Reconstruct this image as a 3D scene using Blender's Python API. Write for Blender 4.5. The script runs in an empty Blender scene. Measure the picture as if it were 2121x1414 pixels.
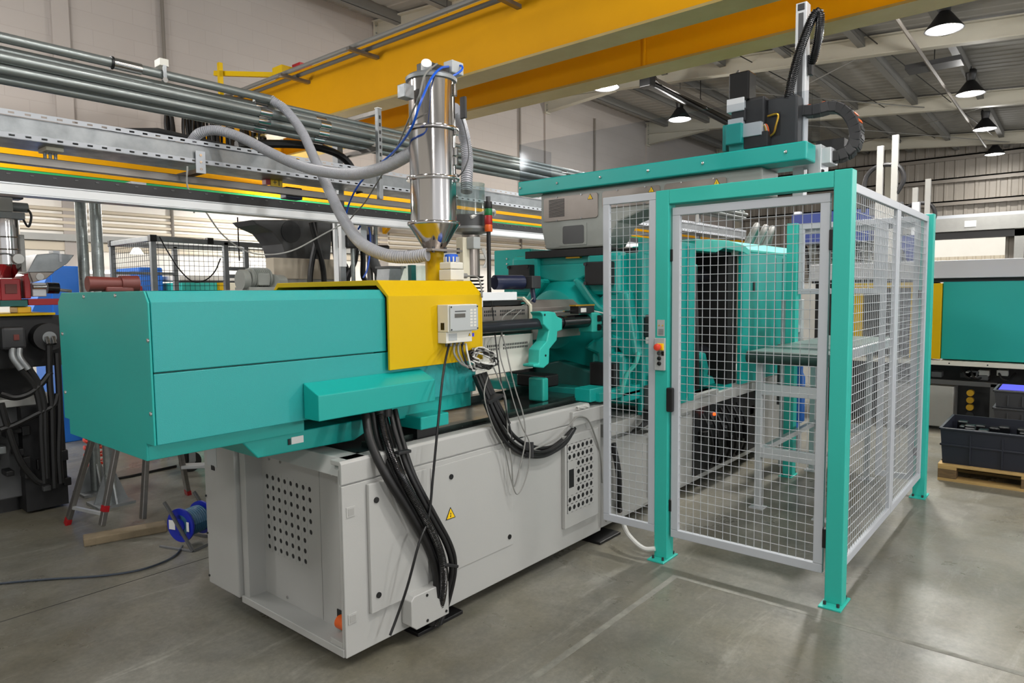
import bpy, math, random
from mathutils import Vector, Matrix
random.seed(7)
sc = bpy.context.scene
COL = sc.collection

# ---------------------------------------------------------------- camera
cam_d = bpy.data.cameras.new('camera')
cam_d.sensor_fit = 'HORIZONTAL'; cam_d.sensor_width = 36.0
cam_d.lens = 1406.25 / 2121 * 36.0
cam_d.clip_start = 0.05; cam_d.clip_end = 200
cam = bpy.data.objects.new('camera', cam_d); COL.objects.link(cam)
yaw, pit, roll = math.radians(40.0), math.radians(4.173), math.radians(-0.619)
fw = Vector((math.cos(yaw)*math.cos(pit), math.sin(yaw)*math.cos(pit), -math.sin(pit)))
rt = fw.cross(Vector((0, 0, 1))).normalized(); up = rt.cross(fw)
r2 = rt*math.cos(roll) + up*math.sin(roll); u2 = up*math.cos(roll) - rt*math.sin(roll)
cam.matrix_world = Matrix(((r2.x, u2.x, -fw.x, 0), (r2.y, u2.y, -fw.y, 0), (r2.z, u2.z, -fw.z, 1.6), (0, 0, 0, 1)))
sc.camera = cam

# ---------------------------------------------------------------- world, large lights, exposure
wd = bpy.data.worlds.new('hall_daylight'); sc.world = wd; wd.use_nodes = True
bg = wd.node_tree.nodes['Background']
bg.inputs[0].default_value = (0.93, 0.96, 1.0, 1); bg.inputs[1].default_value = 0.8
sc.view_settings.view_transform = 'Standard'; sc.view_settings.look = 'None'
sc.view_settings.gamma = 1.0; sc.view_settings.use_curve_mapping = False
sc.view_settings.exposure = 0.33
LAMP_W = 130.0
OMNI_W = 420.0

# ---------------------------------------------------------------- materials
def lin(h):
    o = []
    for i in (0, 2, 4):
        c = int(h[i:i+2], 16)/255
        o.append(c/12.92 if c <= 0.04045 else ((c+0.055)/1.055)**2.4)
    return (*o, 1)
M = {}
def mat(name, col, rough=0.5, metal=0.0, bump=0.0, bscale=200.0, var=0.0, vscale=4.0, spec=0.5, stretch=None, rvar=0.0, col2=None, coat=0.0):
    m = bpy.data.materials.new(name); m.use_nodes = True
    nt = m.node_tree; N = nt.nodes; L = nt.links; p = N['Principled BSDF']
    c = lin(col)
    p.inputs['Base Color'].default_value = c
    p.inputs['Roughness'].default_value = rough; p.inputs['Metallic'].default_value = metal
    p.inputs['Specular IOR Level'].default_value = spec
    p.inputs['Coat Weight'].default_value = coat
    if var or bump or rvar:
        tc = N.new('ShaderNodeTexCoord'); src = tc.outputs['Object']
        if stretch:
            mp = N.new('ShaderNodeMapping'); mp.inputs['Scale'].default_value = stretch
            L.new(src, mp.inputs[0]); src = mp.outputs[0]
    if var or rvar:
        nz = N.new('ShaderNodeTexNoise'); nz.inputs['Scale'].default_value = vscale; nz.inputs['Detail'].default_value = 6; nz.inputs['Roughness'].default_value = 0.65
        L.new(src, nz.inputs['Vector'])
    if var:
        mx = N.new('ShaderNodeMix'); mx.data_type = 'RGBA'
        c2 = lin(col2) if col2 else tuple(min(1, x*(1-var)) for x in c[:3])+(1,)
        cr_ = N.new('ShaderNodeValToRGB'); cr_.color_ramp.elements[0].position = 0.35; cr_.color_ramp.elements[1].position = 0.68
        L.new(nz.outputs[0], cr_.inputs[0]); L.new(cr_.outputs[0], mx.inputs[0])
        mx.inputs[6].default_value = c; mx.inputs[7].default_value = c2
        L.new(mx.outputs[2], p.inputs['Base Color'])
    if rvar:
        mr = N.new('ShaderNodeMapRange'); mr.inputs[1].default_value = 0.3; mr.inputs[2].default_value = 0.7
        mr.inputs[3].default_value = max(0.02, rough-rvar); mr.inputs[4].default_value = min(1, rough+rvar)
        L.new(nz.outputs[0], mr.inputs[0]); L.new(mr.outputs[0], p.inputs['Roughness'])
    if bump:
        nb = N.new('ShaderNodeTexNoise'); nb.inputs['Scale'].default_value = bscale; nb.inputs['Detail'].default_value = 2
        L.new(src, nb.inputs['Vector'])
        b = N.new('ShaderNodeBump'); b.inputs['Strength'].default_value = bump; b.inputs['Distance'].default_value = 0.002
        L.new(nb.outputs[0], b.inputs['Height']); L.new(b.outputs[0], p.inputs['Normal'])
    M[name] = m
    return m
mat('teal', '0B9890', 0.38, bump=0.10, bscale=350)
mat('teal_cover', '0E9290', 0.40, spec=0.6, bump=0.55, bscale=420, rvar=0.06, vscale=60)
mat('teal_light', '2CB0A2', 0.42)
mat('teal_dark', '06554F', 0.5)
mat('yellow', 'C8A400', 0.42, spec=0.22, bump=0.05, bscale=300)
mat('crane_yellow', 'CC9200', 0.55, spec=0.15, var=0.12, vscale=0.6)
mat('flange_paint', '9E8A55', 0.45, var=0.3, vscale=1.2, col2='8F7A3A')
mat('grey_paint', 'A9A9A6', 0.30, bump=0.12, bscale=260, var=0.04, vscale=3)
mat('grey_mid', '9C9C98', 0.45, var=0.08, vscale=5)
mat('frame_grey', 'B4B8BE', 0.42)
mat('wire_grey', 'ABAFB3', 0.45)
mat('cast_grey', '90948F', 0.42, bump=0.2, bscale=160, var=0.10, vscale=4)
mat('steel_plate', '938B84', 0.34, metal=0.55, var=0.12, vscale=5)
mat('stainless', 'BDB9B6', 0.12, metal=1.0, rvar=0.05, vscale=2, stretch=(14, 14, 0.4))
mat('chrome', 'D8D8D8', 0.12, metal=1.0)
mat('galv', '8F9593', 0.36, metal=0.6, var=0.22, vscale=7, rvar=0.12, stretch=(0.6, 4, 4))
mat('galv_flat', '8E9294', 0.42, metal=0.6, var=0.18, vscale=9, rvar=0.1)
mat('tube_steel', '7F7C78', 0.36, metal=0.7, var=0.2, vscale=3, stretch=(0.5, 5, 5))
mat('alu', 'C3C6C9', 0.38, metal=0.35)
mat('alu_white', 'E4E6E7', 0.42)
mat('bed_steel', '3C4743', 0.16, metal=0.7, rvar=0.10, vscale=5)
mat('rod_dark', '2B2D33', 0.28, metal=0.4)
mat('black', '0B0B0C', 0.45)
mat('black_gloss', '08080A', 0.25, coat=0.3)
mat('shade_black', '040404', 0.8)
mat('dark_blue', '1A2C66', 0.45)
mat('black_soft', '101012', 0.62)
mat('rubber', '0D0D0E', 0.5)
mat('dark_grey', '2B2C2E', 0.5)
mat('mid_dark', '4A4B4C', 0.5)
mat('charcoal', '1C1C1E', 0.5, var=0.3, vscale=8)
mat('cable_grey', '7C7C78', 0.5)
mat('cable_white', 'C9C9C5', 0.45)
mat('blue_tube', '1455C4', 0.3)
mat('blue_reel', '10239C', 0.35)
mat('blue_cable', '2C5A78', 0.45)
mat('floor_cable', '2A3440', 0.5)
mat('blue_paint', '1E6FD0', 0.4)
mat('navy', '141C3A', 0.35)
mat('crate_dark', '171A26', 0.45)
mat('crate_grey', '3A3B3E', 0.5)
mat('violet', '4B49D8', 0.4)
mat('red', '9C1018', 0.4)
mat('red_dull', '5A211D', 0.55)
mat('red_button', 'E0422A', 0.35)
mat('orange', 'D2570E', 0.4)
mat('green_led', '0A6B35', 0.35)
mat('wood', 'B6955C', 0.7, var=0.35, vscale=6, stretch=(8, 0.8, 8), bump=0.2, bscale=90)
mat('wood_dark', '6E5636', 0.75, var=0.45, vscale=7, stretch=(2, 2, 9))
mat('old_plank', '8C7D64', 0.8, var=0.4, vscale=5, bump=0.4, bscale=40)
mat('cream', 'CFC9B4', 0.5)
mat('pale_plastic', 'D2D0C6', 0.42)
mat('label_white', 'D9D9D6', 0.5)
mat('label_grey', 'A9ADAD', 0.45)
mat('ink', '17181A', 0.5)
mat('warning_yellow', 'F1C400', 0.4)
mat('lcd', '57544F', 0.25)
mat('hose_grey', 'A6A7AD', 0.30, spec=0.6)
mat('hose_wire', 'C9CACE', 0.25, metal=0.3)
mat('belt_green', '1E3A35', 0.42)
mat('belt_top', '4F6A64', 0.35, var=0.15, vscale=6)
mat('brown_red', '6B2A22', 0.5, var=0.2, vscale=9)
mat('wall_paint', 'A19A94', 0.85, var=0.06, vscale=0.5, bump=0.15, bscale=30)
mat('wall_white', 'DEDAD2', 0.8, var=0.05, vscale=1.0)
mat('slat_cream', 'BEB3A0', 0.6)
mat('roof_sheet', '8D8B86', 0.7, var=0.15, vscale=1.3)
mat('roof_steel', 'A6A294', 0.6, var=0.06, vscale=1)
mat('purlin_steel', '6E6D69', 0.6)
mat('clad_sheet', '7C766D', 0.6, var=0.10, vscale=2)
mat('girt_steel', '6D675F', 0.6)
mat('lamp_black', '121214', 0.45)
mat('window_sky', 'FFFFFF', 0.5)
mat('green_strip', '0C8A4A', 0.5)
mat('gold', 'C69A2C', 0.35, metal=0.6)
mat('pale_blue', '4C8FD8', 0.4)
mat('filler', '807F76', 0.6, var=0.5, vscale=9, col2='605F58', rvar=.1)
mat('saw_cut', '1E1D1B', 0.9)

def emis(name, col, s):
    m = bpy.data.materials.new(name); m.use_nodes = True; N = m.node_tree.nodes
    p = N['Principled BSDF']; p.inputs['Base Color'].default_value = lin(col)
    p.inputs['Emission Color'].default_value = lin(col); p.inputs['Emission Strength'].default_value = s
    M[name] = m
emis('lamp_glow', 'FFFDF6', 6.0)
emis('tube_glow', 'FFF6EC', 5.0)
emis('red_glow', 'FF3A10', 4.0)
emis('daylight', 'FFF3E2', 3.2)

def clear(name, tint, k, rough=0.03):
    m = bpy.data.materials.new(name); m.use_nodes = True; nt = m.node_tree; N = nt.nodes; L = nt.links
    N.remove(N['Principled BSDF']); out = N['Material Output']
    t = N.new('ShaderNodeBsdfTransparent'); t.inputs[0].default_value = lin(tint)
    g = N.new('ShaderNodeBsdfGlossy'); g.inputs['Roughness'].default_value = rough
    fr = N.new('ShaderNodeLayerWeight'); fr.inputs[0].default_value = 0.5
    pw = N.new('ShaderNodeMath'); pw.operation = 'POWER'; pw.inputs[1].default_value = 4.0
    L.new(fr.outputs['Facing'], pw.inputs[0])
    mm = N.new('ShaderNodeMath'); mm.operation = 'MULTIPLY_ADD'; mm.inputs[1].default_value = 0.16; mm.inputs[2].default_value = k
    L.new(pw.outputs[0], mm.inputs[0])
    mx = N.new('ShaderNodeMixShader'); L.new(mm.outputs[0], mx.inputs[0]); L.new(t.outputs[0], mx.inputs[1]); L.new(g.outputs[0], mx.inputs[2])
    L.new(mx.outputs[0], out.inputs[0]); M[name] = m
clear('acrylic', 'EEF0F2', 0.008, 0.06)
clear('clear_cyl', 'F0F4F3', 0.05, 0.08)
clear('smoked', 'A8B8B4', 0.05)

def concrete():
    m = bpy.data.materials.new('concrete'); m.use_nodes = True; nt = m.node_tree; N = nt.nodes; L = nt.links; p = N['Principled BSDF']
    tc = N.new('ShaderNodeTexCoord')
    def noise(sc_, det, rough, dist=0.0, st=None):
        n = N.new('ShaderNodeTexNoise'); n.inputs['Scale'].default_value = sc_; n.inputs['Detail'].default_value = det; n.inputs['Roughness'].default_value = rough; n.inputs['Distortion'].default_value = dist
        if st:
            mp = N.new('ShaderNodeMapping'); mp.inputs['Scale'].default_value = st[:3]; mp.inputs['Rotation'].default_value = (0, 0, st[3]); L.new(tc.outputs['Object'], mp.inputs[0]); L.new(mp.outputs[0], n.inputs['Vector'])
        else: L.new(tc.outputs['Object'], n.inputs['Vector'])
        return n
    def ramp(n, stops):
        r = N.new('ShaderNodeValToRGB'); e = r.color_ramp.elements
        e[0].position, e[0].color = stops[0][0], stops[0][1]; e[1].position, e[1].color = stops[-1][0], stops[-1][1]
        for q, c in stops[1:-1]: x = e.new(q); x.color = c
        L.new(n.outputs[0], r.inputs[0]); return r
    def mixc(f, c1, c2, mode='MIX', fv=None):
        x = N.new('ShaderNodeMix'); x.data_type = 'RGBA'; x.blend_type = mode
        if fv is not None: x.inputs[0].default_value = fv
        else: L.new(f, x.inputs[0])
        for i, c in ((6, c1), (7, c2)):
            if isinstance(c, tuple): x.inputs[i].default_value = c
            else: L.new(c, x.inputs[i])
        return x.outputs[2]
    big = ramp(noise(0.55, 8, 0.6, 0.4), [(0.32, lin('56554E')), (0.5, lin('67665F')), (0.68, lin('78766E'))])
    blot = ramp(noise(2.3, 10, 0.66, 0.9), [(0.38, (0, 0, 0, 1)), (0.80, (.75, .75, .75, 1))])
    c = mixc(blot.outputs[0], big.outputs[0], lin('87857C'))
    warm = ramp(noise(0.9, 6, 0.6, 0.2, (1, 1, 1, 1.1)), [(0.42, (0, 0, 0, 1)), (0.7, (.7, .7, .7, 1))])
    c = mixc(warm.outputs[0], c, lin('67604A'))
    streak = ramp(noise(3.0, 9, 0.72, 0.5, (0.35, 2.2, 1, 0.35)), [(0.56, (0, 0, 0, 1)), (0.82, (.55, .55, .55, 1))])
    c = mixc(streak.outputs[0], c, lin('B4B2A8'))
    dark = ramp(noise(6.5, 8, 0.7, 0.6), [(0.52, (0, 0, 0, 1)), (0.85, (.55, .55, .55, 1))])
    c = mixc(dark.outputs[0], c, lin('403F3A'))
    fine = noise(38, 8, 0.75); c = mixc(None, c, fine.outputs[0], 'OVERLAY', 0.55)
    L.new(c, p.inputs['Base Color'])
    rn = noise(1.7, 8, 0.65, 0.3); mr = N.new('ShaderNodeMapRange'); mr.inputs[1].default_value = 0.32; mr.inputs[2].default_value = 0.7; mr.inputs[3].default_value = 0.23; mr.inputs[4].default_value = 0.48
    L.new(rn.outputs[0], mr.inputs[0]); L.new(mr.outputs[0], p.inputs['Roughness'])
    p.inputs['Specular IOR Level'].default_value = 0.5
    b = N.new('ShaderNodeBump'); b.inputs['Strength'].default_value = 0.08; b.inputs['Distance'].default_value = 0.01
    L.new(rn.outputs[0], b.inputs['Height']); L.new(b.outputs[0], p.inputs['Normal'])
    M['concrete'] = m
concrete()

def blockwall():
    m = bpy.data.materials.new('block_wall'); m.use_nodes = True; nt = m.node_tree; N = nt.nodes; L = nt.links; p = N['Principled BSDF']
    tc = N.new('ShaderNodeTexCoord'); mp = N.new('ShaderNodeMapping'); mp.inputs['Rotation'].default_value = (math.radians(90), 0, 0)
    L.new(tc.outputs['Object'], mp.inputs[0])
    br = N.new('ShaderNodeTexBrick'); br.inputs['Scale'].default_value = 1.0; br.inputs['Brick Width'].default_value = 0.6; br.inputs['Row Height'].default_value = 0.25
    br.inputs['Mortar Size'].default_value = 0.006; br.inputs['Mortar Smooth'].default_value = 0.4
    br.inputs['Color1'].default_value = lin('A39C96'); br.inputs['Color2'].default_value = lin('A19A94'); br.inputs['Mortar'].default_value = lin('9B948E')
    L.new(mp.outputs[0], br.inputs['Vector'])
    L.new(br.outputs['Color'], p.inputs['Base Color']); p.inputs['Roughness'].default_value = 0.85
    b = N.new('ShaderNodeBump'); b.inputs['Strength'].default_value = 0.10; b.inputs['Distance'].default_value = 0.01; b.invert = True
    L.new(br.outputs['Fac'], b.inputs['Height']); L.new(b.outputs[0], p.inputs['Normal'])
    M['block_wall'] = m
blockwall()

# ---------------------------------------------------------------- mesh helpers
def V(*a): return Vector(a if len(a) > 1 else a[0])
def frame_of(d):
    d = d.normalized(); a = Vector((0, 0, 1)) if abs(d.z) < 0.9 else Vector((1, 0, 0))
    x = a.cross(d).normalized(); return x, d.cross(x)
class MB:
    def __init__(s): s.v = []; s.f = []
    def add(s, v, f):
        n = len(s.v); s.v += [tuple(p) for p in v]; s.f += [tuple(i+n for i in q) for q in f]; return s
    def box(s, x0, x1, y0, y1, z0, z1):
        x0, x1 = min(x0, x1), max(x0, x1); y0, y1 = min(y0, y1), max(y0, y1); z0, z1 = min(z0, z1), max(z0, z1)
        return s.add([(x0, y0, z0), (x1, y0, z0), (x1, y1, z0), (x0, y1, z0), (x0, y0, z1), (x1, y0, z1), (x1, y1, z1), (x0, y1, z1)],
                     [(3, 2, 1, 0), (4, 5, 6, 7), (0, 1, 5, 4), (1, 2, 6, 5), (2, 3, 7, 6), (3, 0, 4, 7)])
    def bar(s, a, b, w, h, upv=(0, 0, 1)):
        a, b = V(a), V(b); d = (b-a).normalized(); u = V(upv)
        if abs(d.dot(u)) > 0.98: u = Vector((1, 0, 0))
        x = d.cross(u).normalized(); y = x.cross(d)
        c = [x*(-w/2)+y*(-h/2), x*(w/2)+y*(-h/2), x*(w/2)+y*(h/2), x*(-w/2)+y*(h/2)]
        return s.add([a+q for q in c]+[b+q for q in c], [(3, 2, 1, 0), (4, 5, 6, 7), (0, 1, 5, 4), (1, 2, 6, 5), (2, 3, 7, 6), (3, 0, 4, 7)])
    def cyl(s, a, b, r, r2=None, n=16, caps=True):
        a, b = V(a), V(b); r2 = r if r2 is None else r2; x, y = frame_of(b-a); v = []
        for p, q in ((a, r), (b, r2)):
            for i in range(n):
                t = 2*math.pi*i/n; v.append(p+x*(q*math.cos(t))+y*(q*math.sin(t)))
        f = [(i, (i+1) % n, n+(i+1) % n, n+i) for i in range(n)]
        if caps: f += [tuple(range(n-1, -1, -1)), tuple(range(n, 2*n))]
        return s.add(v, f)
    def pipe(s, a, b, r, ri, n=16):
        a, b = V(a), V(b); x, y = frame_of(b-a); v = []
        for p, q in ((a, r), (b, r), (b, ri), (a, ri)):
            for i in range(n):
                t = 2*math.pi*i/n; v.append(p+x*(q*math.cos(t))+y*(q*math.sin(t)))
        f = []
        for k in range(4):
            k2 = (k+1) % 4
            f += [(k*n+i, k*n+(i+1) % n, k2*n+(i+1) % n, k2*n+i) for i in range(n)]
        return s.add(v, f)
    def tube(s, pts, r, n=8, caps=True):
        pts = [V(p) for p in pts]; m = len(pts); rr = r if isinstance(r, (list, tuple)) else [r]*m
        x = None; v = []
        for k, p in enumerate(pts):
            d = (pts[min(k+1, m-1)]-pts[max(k-1, 0)])
            d = d.normalized() if d.length > 1e-9 else Vector((0, 0, 1))
            if x is None: x, _ = frame_of(d)
            x = (x-d*x.dot(d)).normalized(); y = d.cross(x)
            for i in range(n):
                t = 2*math.pi*i/n; v.append(p+x*(rr[k]*math.cos(t))+y*(rr[k]*math.sin(t)))
        f = [(k*n+i, k*n+(i+1) % n, (k+1)*n+(i+1) % n, (k+1)*n+i) for k in range(m-1) for i in range(n)]
        if caps: f += [tuple(range(n-1, -1, -1)), tuple(range((m-1)*n, m*n))]
        return s.add(v, f)
    def prism(s, poly, ax, a, b):
        def mk(p, t): return (t, p[0], p[1]) if ax == 'x' else ((p[0], t, p[1]) if ax == 'y' else (p[0], p[1], t))
        n = len(poly); A = sum(poly[i][0]*poly[(i+1) % n][1]-poly[(i+1) % n][0]*poly[i][1] for i in range(n))
        if (A < 0) != (ax == 'y'): poly = poly[::-1]
        if a > b: a, b = b, a
        v = [mk(p, a) for p in poly]+[mk(p, b) for p in poly]
        return s.add(v, [(i, (i+1) % n, n+(i+1) % n, n+i) for i in range(n)]+[tuple(range(n-1, -1, -1)), tuple(range(n, 2*n))])
    def ring_prism(s, outer, inner, ax, a, b):
        """outer and inner: open profiles with equal count (U shaped shell)"""
        def mk(p, t): return (t, p[0], p[1]) if ax == 'x' else ((p[0], t, p[1]) if ax == 'y' else (p[0], p[1], t))
        n = len(outer); v = [mk(p, a) for p in outer]+[mk(p, b) for p in outer]+[mk(p, a) for p in inner]+[mk(p, b) for p in inner]
        f = []
        for i in range(n-1):
            f += [(i, i+1, n+i+1, n+i), (2*n+i+1, 2*n+i, 3*n+i, 3*n+i+1), (i+1, i, 2*n+i, 2*n+i+1), (n+i, n+i+1, 3*n+i+1, 3*n+i)]
        f += [(0, n, 3*n, 2*n), (n-1, 3*n-1, 4*n-1, 2*n-1)]
        return s.add(v, f)
    def lathe(s, prof, c, n=24, ax='z', caps=True):
        c = V(c); v = []
        for r, h in prof:
            for i in range(n):
                t = 2*math.pi*i/n; p, q = r*math.cos(t), r*math.sin(t)
                v.append(c+(Vector((p, q, h)) if ax == 'z' else (Vector((h, p, q)) if ax == 'x' else Vector((q, h, p)))))
        m = len(prof)
        f = [(k*n+i, k*n+(i+1) % n, (k+1)*n+(i+1) % n, (k+1)*n+i) for k in range(m-1) for i in range(n)]
        if caps: f += [tuple(range(n-1, -1, -1)), tuple(range((m-1)*n, m*n))]
        return s.add(v, f)
    def quad_holes(s, o, u, w, cols, rows, cw, ch, hole, th, mask=None):
        """perforated sheet: origin o, directions u (columns), w (rows); hole = list of 2D points around a cell centre"""
        o, u, w = V(o), V(u).normalized(), V(w).normalized(); nrm = u.cross(w)
        for i in range(cols):
            for j in range(rows):
                c = o+u*((i+.5)*cw)+w*((j+.5)*ch)
                sq = [(-cw/2, -ch/2), (cw/2, -ch/2), (cw/2, ch/2), (-cw/2, ch/2)]
                if mask and not mask(i, j):
                    s.add([c+u*a+w*b for a, b in sq], [(0, 1, 2, 3)]); continue
                k = len(hole); out = []
                for a, b in hole:
                    t = max(abs(a)/(cw/2), abs(b)/(ch/2)); out.append((a/t, b/t))
                v = [c+u*a+w*b for a, b in out]+[c+u*a+w*b for a, b in hole]+[c+u*a+w*b+nrm*th for a, b in hole]
                f = [(q, (q+1) % k, k+(q+1) % k, k+q) for q in range(k)]+[(k+q, k+(q+1) % k, 2*k+(q+1) % k, 2*k+q) for q in range(k)]
                s.add(v, f)
        return s
    def build(s, name, m, parent=None, smooth=False, bev=0.0, kind=None, loc=None):
        """one mesh object; with a parent the vertices are stored in the thing's own space"""
        me = bpy.data.meshes.new(name)
        o0 = V(ROOT[parent.name]) if parent is not None else (V(loc) if loc is not None else center_base(s.v))
        me.from_pydata([tuple(V(p)-o0) for p in s.v], [], s.f); me.update()
        me.materials.append(M[m])
        if smooth:
            me.polygons.foreach_set('use_smooth', [True]*len(me.polygons)); me.set_sharp_from_angle(angle=math.radians(38))
        o = bpy.data.objects.new(name, me); COL.objects.link(o)
        if parent is not None: o.parent = parent
        else: o.location = o0
        ROOT[o.name] = tuple(o0)
        if bev:
            b = o.modifiers.new('bevel', 'BEVEL'); b.width = bev; b.segments = 2; b.limit_method = 'ANGLE'; b.angle_limit = math.radians(40)
        if kind: o['kind'] = kind
        return o
ROOT = {}
def center_base(vs):
    xs = [p[0] for p in vs]; ys = [p[1] for p in vs]; zs = [p[2] for p in vs]
    return V((min(xs)+max(xs))/2, (min(ys)+max(ys))/2, min(zs))
def tag(o, label, cat, group=None):
    o['label'] = label; o['category'] = cat
    if group: o['group'] = group
    return o
def thing(name, label, cat, loc, group=None):
    o = bpy.data.objects.new(name, None); COL.objects.link(o); o.location = loc; o.empty_display_size = 0.1
    ROOT[o.name] = tuple(loc); return tag(o, label, cat, group)
def struct(o):
    o['kind'] = 'structure'; return o
def copy_tree(o, loc, parent=None):
    c = o.copy(); COL.objects.link(c); ROOT[c.name] = tuple(loc)
    if parent is None: c.location = loc
    else: c.parent = parent
    for ch in list(o.children): copy_tree(ch, loc, c)
    return c
def inst(src, name, d, parent):
    """another object of the same mesh, moved by d inside its thing"""
    o = bpy.data.objects.new(name, src.data); COL.objects.link(o); o.parent = parent; o.location = d; ROOT[o.name] = ROOT[parent.name]
    for md in src.modifiers:
        b = o.modifiers.new(md.name, md.type); b.width = md.width; b.segments = md.segments; b.limit_method = md.limit_method; b.angle_limit = md.angle_limit
    return o
def cr(pts, n=8):
    pts = [V(p) for p in pts]; P = [pts[0]*2-pts[1]]+pts+[pts[-1]*2-pts[-2]]; out = []
    for i in range(1, len(P)-2):
        a, b, c, d = P[i-1:i+3]
        for k in range(n):
            t = k/n; out.append(0.5*((2*b)+(c-a)*t+(2*a-5*b+4*c-d)*t*t+(3*b-a-3*c+d)*t**3))
    return out+[pts[-1]]
def resample(pts, step):
    out = [pts[0]]; acc = 0.0
    for a, b in zip(pts, pts[1:]):
        L = (b-a).length
        while acc+L >= step:
            t = (step-acc)/L; a = a.lerp(b, t); out.append(a); L = (b-a).length; acc = 0.0
        acc += L
    return out
def ribbed(pts, r, pitch, amp, n=12):
    c = resample(cr(pts, 24), pitch/4); rr = [r+amp*(1 if i % 4 in (0, 1) else -1) for i in range(len(c))]
    return MB().tube(c, rr, n)
def circ(r, n=10): return [(r*math.cos(2*math.pi*(i+.5)/n), r*math.sin(2*math.pi*(i+.5)/n)) for i in range(n)]
def rrect(x0, x1, y0, y1, r, n=4):
    o = []
    for cx, cy, a0 in ((x1-r, y1-r, 0), (x0+r, y1-r, 90), (x0+r, y0+r, 180), (x1-r, y0+r, 270)):
        for k in range(n+1):
            a = math.radians(a0+90*k/n); o.append((cx+r*math.cos(a), cy+r*math.sin(a)))
    return o
def text_on(name, body, size, m, parent, loc, u, w, extrude=0.0004):
    """flat printed lettering turned into a mesh; u = reading direction, w = up"""
    cu = bpy.data.curves.new(name, 'FONT'); cu.body = body; cu.size = size; cu.extrude = extrude; cu.align_x = 'CENTER'; cu.align_y = 'CENTER'
    t = bpy.data.objects.new(name+'_curve', cu); COL.objects.link(t)
    dg = bpy.context.evaluated_depsgraph_get(); me = bpy.data.meshes.new_from_object(t.evaluated_get(dg))
    bpy.data.objects.remove(t); me.name = name; me.materials.clear(); me.materials.append(M[m])
    u, w = V(u).normalized(), V(w).normalized(); nn = u.cross(w); o0 = V(ROOT[parent.name])
    mt = Matrix(((u.x, w.x, nn.x, loc[0]-o0.x), (u.y, w.y, nn.y, loc[1]-o0.y), (u.z, w.z, nn.z, loc[2]-o0.z), (0, 0, 0, 1)))
    me.transform(mt); o = bpy.data.objects.new(name, me); COL.objects.link(o); o.parent = parent; ROOT[o.name] = tuple(o0); return o
def warn_tri(parent, c, u, w, s, bolt=True):
    """yellow warning triangle with a black rim and a lightning bolt"""
    c, u, w = V(c), V(u).normalized(), V(w).normalized(); n = u.cross(w)
    def tri(k, e0, e1):
        p = [(-s*k, -s*.58*k), (s*k, -s*.58*k), (0, s*1.16*k)]
        v = [c+u*a+w*b+n*e0 for a, b in p]+[c+u*a+w*b+n*e1 for a, b in p]
        return MB().add(v, [(2, 1, 0), (3, 4, 5), (0, 1, 4, 3), (1, 2, 5, 4), (2, 0, 3, 5)])
    o = tri(1.0, 0, .0012).build('warning_sign', 'ink', parent)
    tri(.80, .0012, .002).build('sign_face', 'warning_yellow', o)
    if bolt:
        b = [(.10, .62), (-.16, .12), (.02, .16), (-.10, -.12), (-.20, -.06), (-.05, -.40), (.10, -.10), (.0, -.10), (.14, .28), (-.02, .24)]
        MB().add([c+u*a*s+w*bb*s+n*.0026 for a, bb in b], [(0, 1, 2, 9), (9, 2, 8), (2, 3, 7, 8), (3, 4, 5), (3, 5, 7), (5, 6, 7)]).build('lightning_bolt', 'ink', o)
    return o

# ================================================================ THE SETTING
fl = struct(MB().box(-9, 30.2, -9, 12.3, -0.15, 0).build('floor', 'concrete', loc=(0, 0, 0)))
for (x0, x1, y0, y1) in ((-9, 3.40, 1.67, 1.705), (3.40, 3.435, -9, 1.705), (8.4, 8.43, -9, 12), (13.4, 13.43, -9, 12), (8.4, 30, -3.3, -3.27), (-9, 1.4, 6.9, 6.93)):
    MB().box(x0, x1, y0, y1, -0.01, 0.0008).build('joint_filler', 'filler', fl)

MB().box(-9, 1.9, 4.035, 4.041, -0.01, 0.0006).build('saw_cut_joint', 'saw_cut', fl)
wl = struct(MB().box(-9, 30.2, 12.0, 12.25, 3.3, 7.6).build('wall_left', 'block_wall', loc=(0, 12, 0)))
MB().box(-9, 30.2, 11.985, 12.25, 0, 3.3).build('lower_panel', 'wall_white', wl)
for x in (-2.2, 3.63, 9.72, 15.82, 21.72, 27.6):
    MB().box(x, x+0.23, 11.94, 12.01, 0, 7.3).build('pilaster', 'wall_paint', wl)
for x in (5.25, 14.67, 18.4):
    MB().cyl((x, 11.94, 2.4), (x, 11.94, 7.0), 0.03, n=8).build('conduit', 'girt_steel', wl, smooth=True)
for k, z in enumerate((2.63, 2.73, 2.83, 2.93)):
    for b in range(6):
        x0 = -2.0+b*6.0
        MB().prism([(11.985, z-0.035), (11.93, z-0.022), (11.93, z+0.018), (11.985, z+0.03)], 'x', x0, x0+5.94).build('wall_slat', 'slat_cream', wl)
MB().box(-9, 30, 11.88, 11.99, 2.45, 2.55).build('cable_duct', 'grey_mid', wl)
MB().box(-9, 30, 11.95, 11.99, 2.31, 2.44).build('cream_band', 'slat_cream', wl)

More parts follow.
